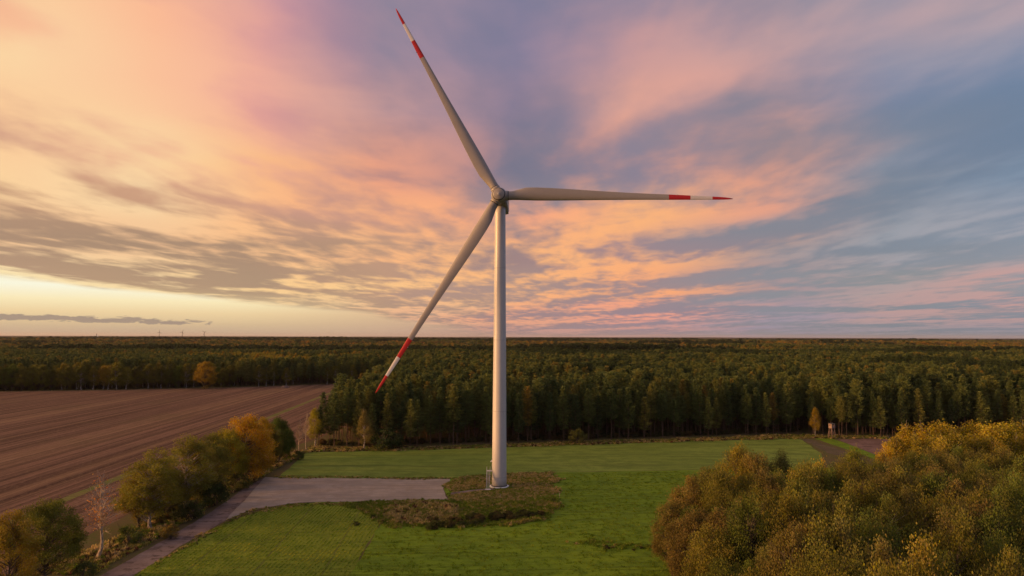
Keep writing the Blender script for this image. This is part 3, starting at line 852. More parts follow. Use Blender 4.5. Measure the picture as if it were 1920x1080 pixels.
mb.add(vs, fs, 0, True)
mb.add(rings[-1], [tuple(range(n))]); mb.add(rings[0], [tuple(reversed(range(n)))])
nac = mb.build('nacelle', M_white, turb)
mb = MB()     # rear hatch frame and crane rail hanging under the rear right edge
mb.add([frame(p) for p in [(0.6, 5.5, -2.86), (2.15, 5.5, -2.6), (2.15, 11.0, -2.6), (0.6, 11.0, -2.86), (1.0, 6.5, -3.5), (2.25, 6.5, -3.3), (2.25, 10.5, -3.3), (1.0, 10.5, -3.5)]],
       [(0, 1, 2, 3), (4, 7, 6, 5), (0, 4, 5, 1), (1, 5, 6, 2), (2, 6, 7, 3), (3, 7, 4, 0)])
mb.build('service_hatch', M_seam, nac)
mb = MB(); mb.bar(frame((1.0, 9.5, 2.3)), frame((1.0, 9.5, 4.2)), 0.05); mb.bar(frame((0.6, 9.5, 4.0)), frame((1.4, 9.5, 4.0)), 0.04)
mb.build('wind_mast', M_steel, nac)
mb = MB(); mb.bar((0, 0, top_z - 0.02), (0, 0, HUBZ - 1.6), 1.68, n=48); mb.build('yaw_collar', M_seam, turb)
# hub
def axis_lathe(profile, seg=40):
    m2 = MB(); vs = []; fs = []
    for r_, y in profile:
        for kk in range(seg):
            a = 2 * math.pi * kk / seg
            vs.append(frame((r_ * math.cos(a), y, r_ * math.sin(a))))
    for i in range(len(profile) - 1):
        for kk in range(seg):
            k2 = (kk + 1) % seg
            fs.append((i * seg + kk, i * seg + k2, (i + 1) * seg + k2, (i + 1) * seg + kk))
    m2.add(vs, fs, 0, True)
    m2.add(vs[:seg], [tuple(range(seg))]); m2.add(vs[-seg:], [tuple(reversed(range(seg)))])
    return m2
hub = axis_lathe([(1.66, -2.05), (2.0, -1.75), (2.3, -1.1), (2.42, -0.3), (2.42, 0.6), (2.3, 1.3), (2.05, 1.7)]).build('hub', M_white, turb)
axis_lathe([(0.0, -2.36), (0.55, -2.36), (0.62, -2.32), (1.50, -2.28), (1.72, -2.14), (1.76, -1.90)]).build('spinner_cap', M_white, hub)
axis_lathe([(1.79, -2.06), (1.85, -1.98), (1.93, -1.90)]).build('cap_gap', M_dark, hub)
axis_lathe([(0.0, -2.40), (0.42, -2.40), (0.46, -2.36), (0.46, -2.34)]).build('cap_plate', M_seam, hub)
axis_lathe([(1.6, 1.66), (1.6, 1.80)]).build('hub_gap', M_dark, hub)
# blades
RB = 69.76
ST = [(0.026, 2.7, 1.0), (0.045, 2.7, 1.0), (0.06, 2.95, 0.86), (0.085, 3.55, 0.62), (0.115, 3.85, 0.48), (0.16, 3.95, 0.40), (0.22, 3.80, 0.33), (0.32, 3.35, 0.27), (0.40, 2.90, 0.25), (0.48, 2.50, 0.23),
      (0.56, 2.15, 0.21), (0.64, 1.87, 0.20), (0.7297, 1.62, 0.19), (0.7303, 1.62, 0.19), (0.78, 1.46, 0.19), (0.8217, 1.30, 0.19), (0.8223, 1.30, 0.19), (0.87, 1.13, 0.18), (0.9137, 0.95, 0.18), (0.9143, 0.95, 0.18), (0.94, 0.86, 0.18), (0.965, 0.70, 0.18), (0.985, 0.48, 0.18), (1.0, 0.14, 0.2)]
NS = 28
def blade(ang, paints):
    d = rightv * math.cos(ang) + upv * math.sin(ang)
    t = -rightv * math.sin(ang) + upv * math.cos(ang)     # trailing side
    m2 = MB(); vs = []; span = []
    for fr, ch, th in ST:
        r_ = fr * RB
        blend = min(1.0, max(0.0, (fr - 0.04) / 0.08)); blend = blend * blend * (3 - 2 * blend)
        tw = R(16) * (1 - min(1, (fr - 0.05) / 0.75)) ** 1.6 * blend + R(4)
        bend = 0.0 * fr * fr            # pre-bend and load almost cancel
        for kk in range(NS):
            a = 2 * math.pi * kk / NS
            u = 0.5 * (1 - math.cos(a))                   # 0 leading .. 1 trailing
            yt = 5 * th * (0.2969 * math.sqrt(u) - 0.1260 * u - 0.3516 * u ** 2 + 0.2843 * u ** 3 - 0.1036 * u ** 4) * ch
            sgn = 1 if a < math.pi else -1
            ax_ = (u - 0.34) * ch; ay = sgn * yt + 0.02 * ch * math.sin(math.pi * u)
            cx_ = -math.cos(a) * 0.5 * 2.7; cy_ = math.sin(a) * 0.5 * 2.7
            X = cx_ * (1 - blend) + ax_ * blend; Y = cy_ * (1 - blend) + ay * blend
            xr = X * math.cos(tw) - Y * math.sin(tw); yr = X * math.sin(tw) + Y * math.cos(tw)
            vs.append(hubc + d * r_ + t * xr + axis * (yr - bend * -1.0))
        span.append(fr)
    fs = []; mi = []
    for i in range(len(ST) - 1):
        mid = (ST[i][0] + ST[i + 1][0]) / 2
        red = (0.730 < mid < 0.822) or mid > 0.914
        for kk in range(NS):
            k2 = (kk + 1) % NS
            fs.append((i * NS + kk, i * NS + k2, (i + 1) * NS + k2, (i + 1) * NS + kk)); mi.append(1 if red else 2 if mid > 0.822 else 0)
    m2.v = [tuple(v) for v in vs]; m2.f = fs; m2.m = mi; m2.sm = [True] * len(fs)
    m2.f.append(tuple((len(ST) - 1) * NS + kk for kk in range(NS))); m2.m.append(1); m2.sm.append(False)
    b = m2.build('blade', paints, turb)
    # root collar and lightning receptor
    m3 = MB(); m3.tube([hubc + d * 1.75, hubc + d * 2.72], [1.52, 1.50], 36); m3.build('root_collar', M_white, b)
    m3 = MB(); m3.tube([hubc + d * 2.73, hubc + d * 2.90], [1.40, 1.40], 36); m3.build('root_seal', M_dark, b)
    m3 = MB()
    base_ = hubc + d * (0.765 * RB) + t * 0.98
    m3.box(base_, (0.3, 0.3, 0.16)); m3.build('receptor', M_seam, b)
    return b
for kk in (0, 1, 2):
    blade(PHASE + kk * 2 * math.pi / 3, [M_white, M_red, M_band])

# entrance stair standing at the left of the tower
st = empty('entrance_stair', (TX, TY, 0))
tag(st, 'steep galvanised steel stair with handrails leading up to the turbine door', 'stair')
SX0, SX1, SY0, SY1, SH = -3.75, -2.75, -4.3, -0.9, 4.62
for x in (SX0, SX1):
    m2 = MB(); rot = Matrix.Rotation(math.atan2(SH, SY1 - SY0), 3, 'X')
    L = math.hypot(SH, SY1 - SY0)
    m2.box((x, (SY0 + SY1) / 2, SH / 2), (0.07, L, 0.24), rot=rot); m2.build('stringer', M_steel, st)
    m2 = MB()
    m2.bar((x, SY0, 1.0), (x, SY1, SH + 1.05), 0.05); m2.bar((x, SY0, 0.55), (x, SY1, SH + 0.55), 0.03)
    m2.bar((x, SY1, SH + 1.05), (x, 0.9, SH + 1.05), 0.05)
    for q in range(5):
        f_ = q / 4; m2.bar((x, SY0 + (SY1 - SY0) * f_, SH * f_), (x, SY0 + (SY1 - SY0) * f_, SH * f_ + 1.03), 0.035)
    m2.bar((x, 0.9, SH), (x, 0.9, SH + 1.05), 0.035)
    m2.build('handrail', M_steel, st)
for q in range(17):
    f_ = (q + 0.7) / 17.5
    m2 = MB(); m2.box(((SX0 + SX1) / 2, SY0 + (SY1 - SY0) * f_, SH * f_), (SX1 - SX0 - 0.08, 0.24, 0.05)); m2.build('step', M_steel, st)
m2 = MB(); m2.box(((SX0 - 1.95) / 2 - 0.1, 0.0, SH), (1.75, 1.8, 0.08)); m2.build('platform', M_steel, st)
for x, y in ((SX0, -0.85), (SX0, 0.85)):
    m2 = MB(); m2.bar((x, y, 0), (x, y, SH), 0.06); m2.build('leg', M_steel, st)
m2 = MB(); m2.box((-3.25, SY0 - 0.25, 0.09), (1.7, 0.55, 0.18)); m2.build('foot_slab', M_concrete, st)
m2 = MB(); m2.box((SX1 - 0.12, -2.6, 2.9), (0.05, 0.5, 1.0)); m2.build('notice_plate', M_concrete, st)

# ------------------------------------------------------------------ distant turbines and mast on the horizon
def far_turbine(px, ang, label, dist=12500.0, hub_h=112.0, rot_r=54.0):
    x = (px - 960) / 1280 * dist
    r_ = empty('wind_turbine', (x, dist, 0))
    tag(r_, label, 'wind turbine', 'distant wind turbines on the horizon')
    m2 = MB(); m2.tube([(0, 0, 0), (0, 0, hub_h)], [4.5, 3.0], 10); m2.build('tower', M_dark, r_)  # near-black colour stands in for the backlit silhouette against the bright sky
    m2 = MB(); m2.box((0, 4, hub_h), (7, 14, 8)); m2.build('nacelle', M_dark, r_)
    for q in range(3):
        a = R(ang + 120 * q)
        m2 = MB(); d = Vector((math.cos(a), 0, math.sin(a)))
        m2.tube([Vector((0, -5, hub_h)), Vector((0, -5, hub_h)) + d * rot_r * 0.25, Vector((0, -5, hub_h)) + d * rot_r], [2.4, 2.8, 0.8], 6)
        m2.build('blade', M_dark, r_)
far_turbine(300.5, 84, 'leftmost of the three tiny wind turbines on the left horizon')
far_turbine(343.5, 65, 'middle one of the three tiny wind turbines on the left horizon')
far_turbine(384.5, 25, 'rightmost of the three tiny wind turbines, blades spread in a Y')
D_ = 7000.0
mast = empty('tower_building', ((183 - 960) / 1280 * D_, D_, 0)); tag(mast, 'tiny pale block with a mast poking above the far left woods', 'building')
m2 = MB(); m2.box((0, 0, 22), (26, 18, 44)); m2.build('wall', M_concrete, mast)
m2 = MB(); m2.bar((0, 0, 44), (0, 0, 66), 2.2); m2.build('mast', M_dark, mast)
m2 = MB(); m2.box((0, -9.2, 39), (18, 0.5, 3)); m2.build('window', M_dark, mast)

# ------------------------------------------------------------------ pine forest
OLIVE = (0.160, 0.152, 0.030); GREEN = (0.125, 0.145, 0.030); DGREEN = (0.055, 0.072, 0.022)
YEL = (0.30, 0.205, 0.030); ORA = (0.27, 0.160, 0.030); RUST = (0.185, 0.145, 0.045); BROWN = (0.170, 0.148, 0.040); YOL = (0.235, 0.200, 0.034)
def vary(c, r_, a=0.15):
    k_ = 1 + r_.uniform(-a, a)
    return (c[0] * k_ * (1 + r_.uniform(-.08, .08)), c[1] * k_, c[2] * k_)

edge_px = [(592, 838), (640, 838), (700, 840), (760, 838), (860, 835), (1000, 829), (1150, 824), (1300, 820), (1420, 817), (1500, 812)]
edge = pts_px(edge_px)
edge_r = [(140, 322), (152, 314), (200, 316), (250, 318), (300, 318)]
FOREST = edge + edge_r + [(520, 430), (1200, 1130), (-165, 1130), (-112, 711), (-94, 500), (-82, 355), (-80, 300)]
pp = jitter_grid(FOREST, 5.0, 11, 0.40)
# thin the far part
r_ = random.Random(3)
pp = [p for p in pp if (p[1] < 560 or r_.random() < 0.62) and abs(p[0]) < 1.05 * p[1] + 30]
def edge_y(x):
    e = edge + edge_r
    return np.interp(x, [q[0] for q in e], [q[1] for q in e])
pp.sort(key=lambda p: p[1] - edge_y(p[0]) + (0 if p[0] < 0.80 * p[1] else 400) + (1.2 * max(0, -76 - p[0]) if p[1] < 340 else 0))
N_IND = 290
def zone(x, y):
    t = x / y
    if t < -0.20: return 'tall pine at the left end of the forest edge beyond the yellow birch'
    if t < -0.06: return 'tall dark pine in the front rows behind the gravel pad, left of the turbine'
    if t < 0.02: return 'tall dark pine in the front rows directly behind the turbine tower'
    if t < 0.20: return 'tall dark pine in the front rows just right of the turbine tower'
    if t < 0.40: return 'tall dark pine in the front rows between turbine and hunting stand'
    if t < 0.52: return 'tall dark pine in the front rows beside the wooden hunting stand'
    return 'tall dark pine in the front rows behind the yellow birches at right'
def ordinal(n):
    w_ = ['first', 'second', 'third', 'fourth', 'fifth', 'sixth', 'seventh', 'eighth', 'ninth', 'tenth', 'eleventh', 'twelfth', 'thirteenth', 'fourteenth', 'fifteenth', 'sixteenth', 'seventeenth', 'eighteenth', 'nineteenth', 'twentieth']
    return w_[n - 1] if n <= 20 else '%d%s' % (n, {1: 'st', 2: 'nd', 3: 'rd'}.get(n % 10, 'th'))
def row_labels(items, rows, anchors, what):
    """items: (key, x, y, row); anchors: (picture x, name). Counts each row away from the nearer anchor."""
    out = {}
    for r0 in sorted({it[3] for it in items}):
        line = sorted((960 + 1280 * x / y, key) for key, x, y, r1 in items if r1 == r0)
        for q, (px, key) in enumerate(line):
            best = None
            for ax_, nm_ in anchors:
                if px >= ax_: n_ = sum(1 for p, _ in line if ax_ <= p <= px); side = 'right of'
                else: n_ = sum(1 for p, _ in line if px <= p < ax_); side = 'left of'
                if best is None or n_ < best[0]: best = (n_, side, nm_)
            out[key] = '%s, %s %s %s' % (what(key, rows[min(r0, len(rows) - 1)]), ordinal(best[0]), best[1], best[2])
    return out
PROWS = ['front row', 'second row', 'third row', 'fourth row', 'fifth row', 'sixth row', 'seventh row', 'eighth row', 'ninth row', 'tenth row', 'eleventh row', 'twelfth row']
p_lab = row_labels([(i, x, y, int(max(0, y - edge_y(x)) / 4.5)) for i, (x, y) in enumerate(pp[:N_IND])], PROWS,
                   [(683, 'the pale birch'), (940, 'the turbine tower'), (1561, 'the hunting stand')], lambda k_, r0: 'pine in the %s of the forest' % r0)
for i, (x, y) in enumerate(pp[:N_IND]):
    kd = PINES[rnd.randrange(6)]
    front = y - edge_y(x) < 7
    if front and rnd.random() < 0.5: kd = PINES[3]
    H = rnd.uniform(18.5, 26.5) * (0.90 if front else 1)
    z_ = zone(x, y)
    plant('pine_tree', kd, x, y, H, (1, 1, 1), p_lab[i], 'pine tree', 'pines in the front rows of the forest', rnd.uniform(0.9, 1.2))
rest = []
for (x, y) in pp[N_IND:]:
    s_ = rnd.uniform(0.74, 1.12) * (1 + 0.16 * mnoise.noise((x * 0.012, y * 0.012, 0)))
    rest.append((x, y, -0.05, rnd.uniform(0, 6.28), s_ * rnd.uniform(0.95, 1.2) * (1.0 if y < 560 else 1.25), s_, rnd.randrange(6) + (6 if mnoise.noise((x * 0.007, y * 0.004, 12)) + (0.25 if y > 820 else -0.12) + rnd.uniform(-.12, .12) > 0.12 else 0)))
scatter('pine_forest', rest, [shape(kd.joined()) for kd in PINES] + [shape(kd.joined(tinted((0.062, 0.086, 0.034)))) for kd in PINES], 'dense dark green pine plantation stretching behind the turbine', 'forest')

# ------------------------------------------------------------------ woods beyond the ploughed field (left)
LEDGE = [(-1000, 512), (-560, 537), (-410, 558), (-330, 579), (-240, 611), (-180, 640), (-150, 662), (-100, 680)]
def ledge_y(x): return np.interp(x, [q[0] for q in LEDGE], [q[1] for q in LEDGE])
x = -470.0; i = 0
rl = random.Random(8)
front = []
while x < -108:
    front.append((x, ledge_y(x) + rl.uniform(0, 6)))
    x += rl.uniform(4.0, 7.5)
for (x, y) in list(front):
    front.append((x + rl.uniform(-3, 3), y + rl.uniform(7, 14)))
def px_of(x, y): return 960 + 1280 * x / y
l_lab = row_labels([(i, x, y, 0 if y - ledge_y(x) < 6.5 else 1) for i, (x, y) in enumerate(front)], ['front row', 'row behind'],
                   [(0, 'the left picture edge'), (381, 'the orange oak'), (700, 'the lower blade tip')], lambda k_, r0: r0)
for fi, (x, y) in enumerate(front):
    px = px_of(x, y); t = rl.random()
    if -24 < px - 380 < 22 and y - ledge_y(x) < 7: continue
    if px < 100:
        kd, c, H, w_ = (rl.choice(HEDGE), rl.choice([OLIVE, GREEN, OLIVE]), rl.uniform(18, 23), 0.85)
    elif px < 340:
        kd, c, H, w_ = (rl.choice(BIRCH), rl.choice([OLIVE, YOL, YOL, YEL]), rl.uniform(17, 24), 1.5) if t < .6 else (rl.choice(HEDGE), rl.choice([OLIVE, YOL, BROWN]), rl.uniform(15, 20), 0.8)
    elif px < 450:
        kd, c, H, w_ = (rl.choice(BIRCH), rl.choice([OLIVE, YOL]), rl.uniform(15, 21), 1.4) if t < .45 else (rl.choice(HEDGE), rl.choice([OLIVE, GREEN]), rl.uniform(16, 20), 0.8)
    else:
        kd, c, H, w_ = (rl.choice(PINES), (1, 1, 1), rl.uniform(18, 23), 1.2) if t < .72 else (rl.choice(BIRCH), rl.choice([OLIVE, YOL]), rl.uniform(14, 19), 1.3)
    where = ('at the far left end' if px < 110 else 'left of the orange oak' if px < 370 else 'right of the orange oak' if px < 450 else 'near the right end')
    nm = {id(q): ('pine_tree', 'pine tree', 'dark pine') for q in PINES}
    nm.update({id(q): ('birch_tree', 'birch tree', 'slender birch') for q in BIRCH})
    nm.update({id(q): ('broadleaf_tree', 'broadleaf tree', 'olive tree') for q in BROAD + HEDGE})
    a, b, cdesc = nm[id(kd)]
    plant(a, kd, x, y, H, vary(c, rl), '%s at the field edge, %s' % (cdesc, l_lab[fi]), b, 'trees along the far edge of the ploughed field', w_)
ox, oy = ground_at(382, 729)
plant('broadleaf_tree', HEDGE[2], ox, oy + 2, 23.5, (0.33, 0.215, 0.03), 'bright orange round oak at the far edge of the ploughed field', 'broadleaf tree', None, 1.12)
rest = []
lw = [(-1400, 505), (-560, 549), (-410, 570), (-330, 592), (-240, 625), (-170, 660), (-118, 690), (-120, 760), (-170, 1130), (-1400, 1130)]
for (x, y) in jitter_grid(lw, 5.4, 21):
    if abs(x) > 1.15 * y + 10 or (y > 760 and rl.random() < .35): continue
    n_ = mnoise.noise((x * 0.008, y * 0.004, 5.5)) + 0.35 * mnoise.noise((x * 0.03, y * 0.02, 1.5))
    d_ = y - ledge_y(x)
    s_ = rl.uniform(0.8, 1.05)
    if n_ > 0.22 and d_ > 60: idx = rl.choice([6, 7, 8, 8, 9]); s_ *= rl.uniform(0.95, 1.12)
    elif d_ < 35 and rl.random() < 0.4: idx = rl.choice([6, 7])
    else: idx = rl.randrange(6)
    sx_i = s_ * (1.25 if idx < 6 else 0.95)
    rest.append((x, y, -0.05, rl.uniform(0, 6.28), sx_i, s_ * (1.0 if idx < 6 else 1.1), idx))
mixed = lambda: [shape(kd.joined()) for kd in PINES] + [shape(BROAD[0].joined(tinted(GREEN))), shape(BROAD[1].joined(tinted(OLIVE))), shape(BROAD[2].joined(tinted(YOL))), shape(BIRCH[0].joined(tinted(YEL)))]
scatter('mixed_wood', rest, mixed(), 'dark mixed wood with yellowing patches beyond the ploughed field', 'forest')

# ------------------------------------------------------------------ far woods to the horizon
fw = []
rf = random.Random(17)
def far_zone(y0, y1, step, scl):
    y = y0
    while y < y1:
        x = -1.05 * y
        st_ = step * (1 + (y - y0) / (y1 - y0) * 0.6)
        while x < 1.05 * y:
            a, b = x + rf.uniform(-.45, .45) * st_, y + rf.uniform(-.45, .45) * st_
            x += st_
            n_ = mnoise.noise((a * 0.0011, b * 0.0007, 2.2)) + 0.6 * mnoise.noise((a * 0.004, b * 0.0022, 7.2)) + 0.25 * mnoise.noise((a * .02, b * .012, 1))
            dec = n_ + (0.46 if b > 1250 else -0.25) + (0.14 if a / b > 0.12 else 0.0)
            dec -= 0.6 if b > 3400 else 0
            if mnoise.noise((a * 0.003, b * 0.002, 31.0)) > 0.52: continue
            if dec > 0.18: idx = rf.choice([7, 7, 8, 9, 10, 10, 11, 11, 11, 12, 12, 3] if a > 0 or rf.random() < .35 else [7, 11, 12, 12, 12, 11, 10, 1, 2])
            else: idx = rf.randrange(6) if mnoise.noise((a * 0.0025, b * 0.0015, 15)) < 0.05 else rf.choice([13, 14])
            s_ = rf.uniform(0.8, 1.1) * scl * (1 + 0.15 * mnoise.noise((a * .003, b * .003, 9)))
            z_ = (1 + 0.22 * mnoise.noise((a * .0012, b * .0012, 3)))
            H = s_ * z_ * (1.0 if idx < 6 else 1.18) / max(1, scl ** 0.75)
            fw.append((a, b, 0, rf.uniform(0, 6.28), s_ * (2.0 if idx < 6 or idx > 12 else 1.0), H, idx))
        y += st_ * 0.95
far_zone(1120, 2300, 11.0, 1.15)
far_zone(2300, 5200, 26.0, 2.3)
scatter('far_woods', fw, mixed() + [shape(BROAD[3].joined(tinted(ORA))), shape(BROAD[4].joined(tinted(RUST))), shape(BROAD[0].joined(tinted((0.105, 0.078, 0.036)))), shape(PINES[0].joined(tinted((0.055, 0.074, 0.034)))), shape(PINES[2].joined(tinted((0.055, 0.074, 0.034))))], 'autumn coloured woods spreading to the horizon', 'forest')

M_far, k = new_mat('far_canopy')
P_ = world_pos(k)
a = k.noise(stretch(k, P_, 0.0012, 0.0004), 1.0, 5, 0.6); b = k.noise(P_, 0.012, 5, 0.7)
c = k.mix(k.rng(a, 0.42, 0.6), (0.030, 0.032, 0.020, 1), (0.060, 0.045, 0.024, 1))
c = k.mix(k.m('MULTIPLY', k.rng(b, 0.45, 0.7), 0.6), c, (0.020, 0.022, 0.014, 1))
principled(k, c, 0.95, 0.0)
vs = []; fs = []
NR, NA = 90, 420
for i in range(NR):
    rr = 5000 * (42000 / 5000) ** (i / (NR - 1))
    for j in range(NA):
        a_ = R(-62) + R(124) * j / (NA - 1)
        x, y = rr * math.sin(a_), rr * math.cos(a_)
        h = 17 + 4 * mnoise.noise((x * 0.004, y * 0.004, 0)) + 6 * mnoise.noise((x * .0009, y * .0009, 4)) * min(1, rr / 8000) + max(0, 34 * mnoise.noise((x * 0.00025, y * 0.00016, 8))) * min(1, rr / 12000)
        if i == 0: h = -1
        vs.append((x, y, h))
for i in range(NR - 1):
    for j in range(NA - 1):
        fs.append((i * NA + j, i * NA + j + 1, (i + 1) * NA + j + 1, (i + 1) * NA + j))
me = bpy.data.meshes.new('far_hills'); me.from_pydata(vs, [], fs); me.materials.append(M_far)
tag(link('far_hills', me), kind='structure')

# ------------------------------------------------------------------ single trees along the track (left foreground)
def tree_px(name, kd, bx, by, ty, c, label, cat, widen=1.0, group=None):
    x, y = ground_at(bx, by)
    return plant(name, kd, x, y, top_height(y, ty, bx), c, label, cat, group, widen)
tree_px('broadleaf_tree', HEDGE[0], 88, 1092, 925, (0.165, 0.175, 0.032), 'dark green spreading oak at the bottom left corner by the track', 'broadleaf tree', 1.0)
tree_px('broadleaf_tree', HEDGE[1], 15, 1140, 960, (0.30, 0.22, 0.035), 'yellow orange tree cut off by the bottom left corner', 'broadleaf tree', 0.9)
tree_px('bare_tree', BARE[0], 184, 1046, 905, (0.670, 0.295, 0.056), 'almost bare tree with orange twigs beside the gravel track', 'bare tree', 1.45)
tree_px('shrub', BUSH[0], 242, 1022, 982, (0.116, 0.140, 0.034), 'single round dark green shrub on the verge right of the bare tree', 'shrub', 0.75)
tree_px('birch_tree', HBIRCH[0], 282, 992, 842, (0.231, 0.210, 0.034), 'broad olive brown birch nearest the bare tree in the hedge row', 'birch tree', 1.35)
tree_px('birch_tree', HBIRCH[1], 350, 960, 805, (0.226, 0.210, 0.041), 'tall olive birch with a white forked trunk in the hedge row', 'birch tree', 1.2)
tree_px('broadleaf_tree', HEDGE[2], 262, 990, 880, (0.260, 0.195, 0.036), 'low olive tree on the left flank of the broad birch', 'broadleaf tree', 0.95)
tree_px('broadleaf_tree', HEDGE[1], 372, 948, 830, (0.221, 0.177, 0.034), 'olive tree filling the row right of the white forked birch', 'broadleaf tree', 1.0)
tree_px('broadleaf_tree', HEDGE[0], 478, 893, 792, (0.429, 0.254, 0.026), 'golden tree merging with the right side of the large orange one', 'broadleaf tree', 0.9)
tree_px('broadleaf_tree', HEDGE[0], 508, 878, 800, (0.169, 0.147, 0.030), 'olive tree between the orange group and the dark green end tree', 'broadleaf tree', 0.85)
tree_px('broadleaf_tree', HEDGE[0], 312, 968, 870, (0.211, 0.183, 0.034), 'brown olive tree filling the gap between the two birches of the hedge row', 'broadleaf tree', 0.95)
tree_px('broadleaf_tree', HEDGE[1], 443, 898, 800, (0.312, 0.244, 0.032), 'yellowish tree behind the left side of the large orange one', 'broadleaf tree', 0.8)
tree_px('broadleaf_tree', HEDGE[2], 538, 862, 800, (0.081, 0.107, 0.025), 'lower dark green tree at the very end of the hedge row', 'broadleaf tree', 0.75)
tree_px('broadleaf_tree', HEDGE[1], 392, 935, 815, (0.159, 0.162, 0.034), 'dark olive tree behind the white forked birch', 'broadleaf tree', 1.05)
tree_px('broadleaf_tree', HEDGE[0], 425, 915, 797, (0.296, 0.269, 0.034), 'yellow green tree left of the orange one in the hedge row', 'broadleaf tree', 0.95)
tree_px('broadleaf_tree', HEDGE[2], 462, 905, 776, (0.455, 0.266, 0.026), 'large orange yellow tree in the middle of the hedge row', 'broadleaf tree', 1.12)
tree_px('broadleaf_tree', HEDGE[1], 492, 880, 784, (0.348, 0.236, 0.029), 'smaller olive orange tree touching the large orange one', 'broadleaf tree', 0.9)
tree_px('broadleaf_tree', HEDGE[0], 524, 868, 777, (0.087, 0.120, 0.026), 'dark green round tree at the far end of the hedge row', 'broadleaf tree', 0.90)
tree_px('bare_tree', BARE[1], 562, 850, 790, (0.337, 0.204, 0.056), 'thin leafless sapling between hedge row and forest corner', 'bare tree', 0.9)
tree_px('bare_tree', BARE[0], 575, 842, 782, (0.317, 0.193, 0.056), 'second thin leafless sapling, next to the yellow birch', 'bare tree', 0.8)
tree_px('birch_tree', BIRCH[0], 592, 838, 762, (0.326, 0.284, 0.034), 'yellow birch at the left corner of the pine forest', 'birch tree', 1.15)
tree_px('birch_tree', BIRCH[1], 683, 842, 768, (0.238, 0.193, 0.056), 'pale thinly leaved birch with a white trunk before the pine edge', 'birch tree', 1.2)
tree_px('birch_tree', BIRCH[0], 1530, 818, 762, (0.337, 0.228, 0.030), 'orange leaved birch left of the wooden hunting stand', 'birch tree', 0.9)
tree_px('birch_tree', BIRCH[1], 1762, 800, 733, (0.317, 0.250, 0.030), 'yellow tipped birch standing among the pines at right', 'birch tree', 0.8)
tree_px('broadleaf_tree', BROAD[1], 705, 745, 697, (0.317, 0.273, 0.030), 'small yellow tree on the forest shoulder behind the lower blade tip', 'broadleaf tree', 0.8)
for (bx, by, ty, c, lab) in ((404, 948, 905, (0.059, 0.077, 0.026), 'low dark bush under the yellow green tree'), (362, 975, 935, (0.067, 0.077, 0.029), 'low dark bush under the white forked birch'),
                        (446, 918, 885, (0.100, 0.105, 0.030), 'olive bush below the large orange tree by the track'), (322, 1010, 985, (0.198, 0.148, 0.038), 'low brown bush at the foot of the broad birch'),
                        (158, 1088, 1055, (0.089, 0.105, 0.034), 'dark bush between the bottom left oak and the track'), (560, 862, 846, (0.100, 0.126, 0.034), 'small green bush at the corner of the crop field'),
                        (718, 842, 800, (0.059, 0.077, 0.026), 'dense dark bush beside the pale birch at the pine edge'), (1085, 832, 806, (0.122, 0.126, 0.034), 'olive bush at the pine edge right of the turbine'),
                        (735, 842, 812, (0.055, 0.068, 0.024), 'second dark bush right of the pale birch')):
    tree_px('shrub', BUSH[rl.randrange(2)], bx, by, ty, c, lab, 'shrub', 1.0)

# ------------------------------------------------------------------ copse at the right
def copse_tree(bx_top, ty, Y, kd, c, label, cat, widen=1.0, group=None, nm='broadleaf_tree'):
    """crown top seen at (bx_top, ty) of a tree standing Y metres away"""
    x = (bx_top - 960) / 1280 * Y
    H = top_height(Y, ty, bx_top)
    return plant(nm, kd, x, Y, H, c, label, cat, group, widen)
B = BROAD
named = [
 (1378, 838, 160, B[0], (0.246, 0.203, 0.033), 'orange tipped tree on the top left shoulder of the copse', 0.95),
 (1455, 848, 163, B[2], (0.099, 0.100, 0.033), 'dark round crown right of the orange tipped tree', 0.72),
 (1415, 850, 156, B[1], (0.199, 0.154, 0.040), 'reddish brown crown between orange tip and dark crown', 0.8),
 (1535, 868, 150, B[3], (0.398, 0.275, 0.025), 'small bright yellow crown in the dip of the copse outline', 0.65),
 (1590, 845, 158, B[0], (0.181, 0.191, 0.030), 'olive green crown right of the small bright yellow one', 0.85),
 (1648, 836, 165, B[3], (0.437, 0.299, 0.023), 'bright yellow orange crown below the brown soil patch', 0.55),
 (1290, 895, 140, HEDGE[1], (0.228, 0.173, 0.046), 'thin brown crown at the left rim of the copse', 0.9),
 (1325, 868, 150, HEDGE[0], (0.161, 0.148, 0.036), 'olive brown crown low on the left rim of the copse', 0.85),
 (1255, 935, 131, HEDGE[2], (0.181, 0.144, 0.041), 'rust brown crown lowest on the left rim, beside the meadow', 0.8),
 (1500, 878, 148, B[4], (0.167, 0.168, 0.033), 'small olive crown under the dip of the copse outline', 0.75),
]
placed = []
for t_ in named:
    copse_tree(t_[0], t_[1], t_[2], t_[3], t_[4], t_[5], 'broadleaf tree', t_[6])
    placed.append(((t_[0] - 960) / 1280 * t_[2], t_[2]))
gold = [(1688, 796), (1722, 797), (1758, 795), (1792, 803), (1822, 795), (1850, 799), (1880, 795), (1912, 791), (1945, 790)]
desc = ['leftmost of the row of yellow birches behind the copse', 'second yellow birch from the left, behind the copse', 'yellow birch with pale limbs, third from the left of its row', 'olive birch with a forked white trunk in the yellow row',
        'fifth crown of the yellow birch row behind the copse', 'golden birch, sixth of the row behind the copse', 'golden birch, seventh of the row behind the copse', 'yellow birch touching the right picture edge behind the copse', 'yellow birch just cut by the right picture edge']
for (px, ty), d_ in zip(gold, desc):
    Y = 186 + rl.uniform(-4, 5)
    copse_tree(px, ty, Y, rl.choice(BIRCH), vary((0.37, 0.29, 0.035) if 'olive' not in d_ else (0.24, 0.19, 0.038), rl), d_, 'birch tree', 1.55, None, 'birch_tree')
    placed.append(((px - 960) / 1280 * Y, Y))
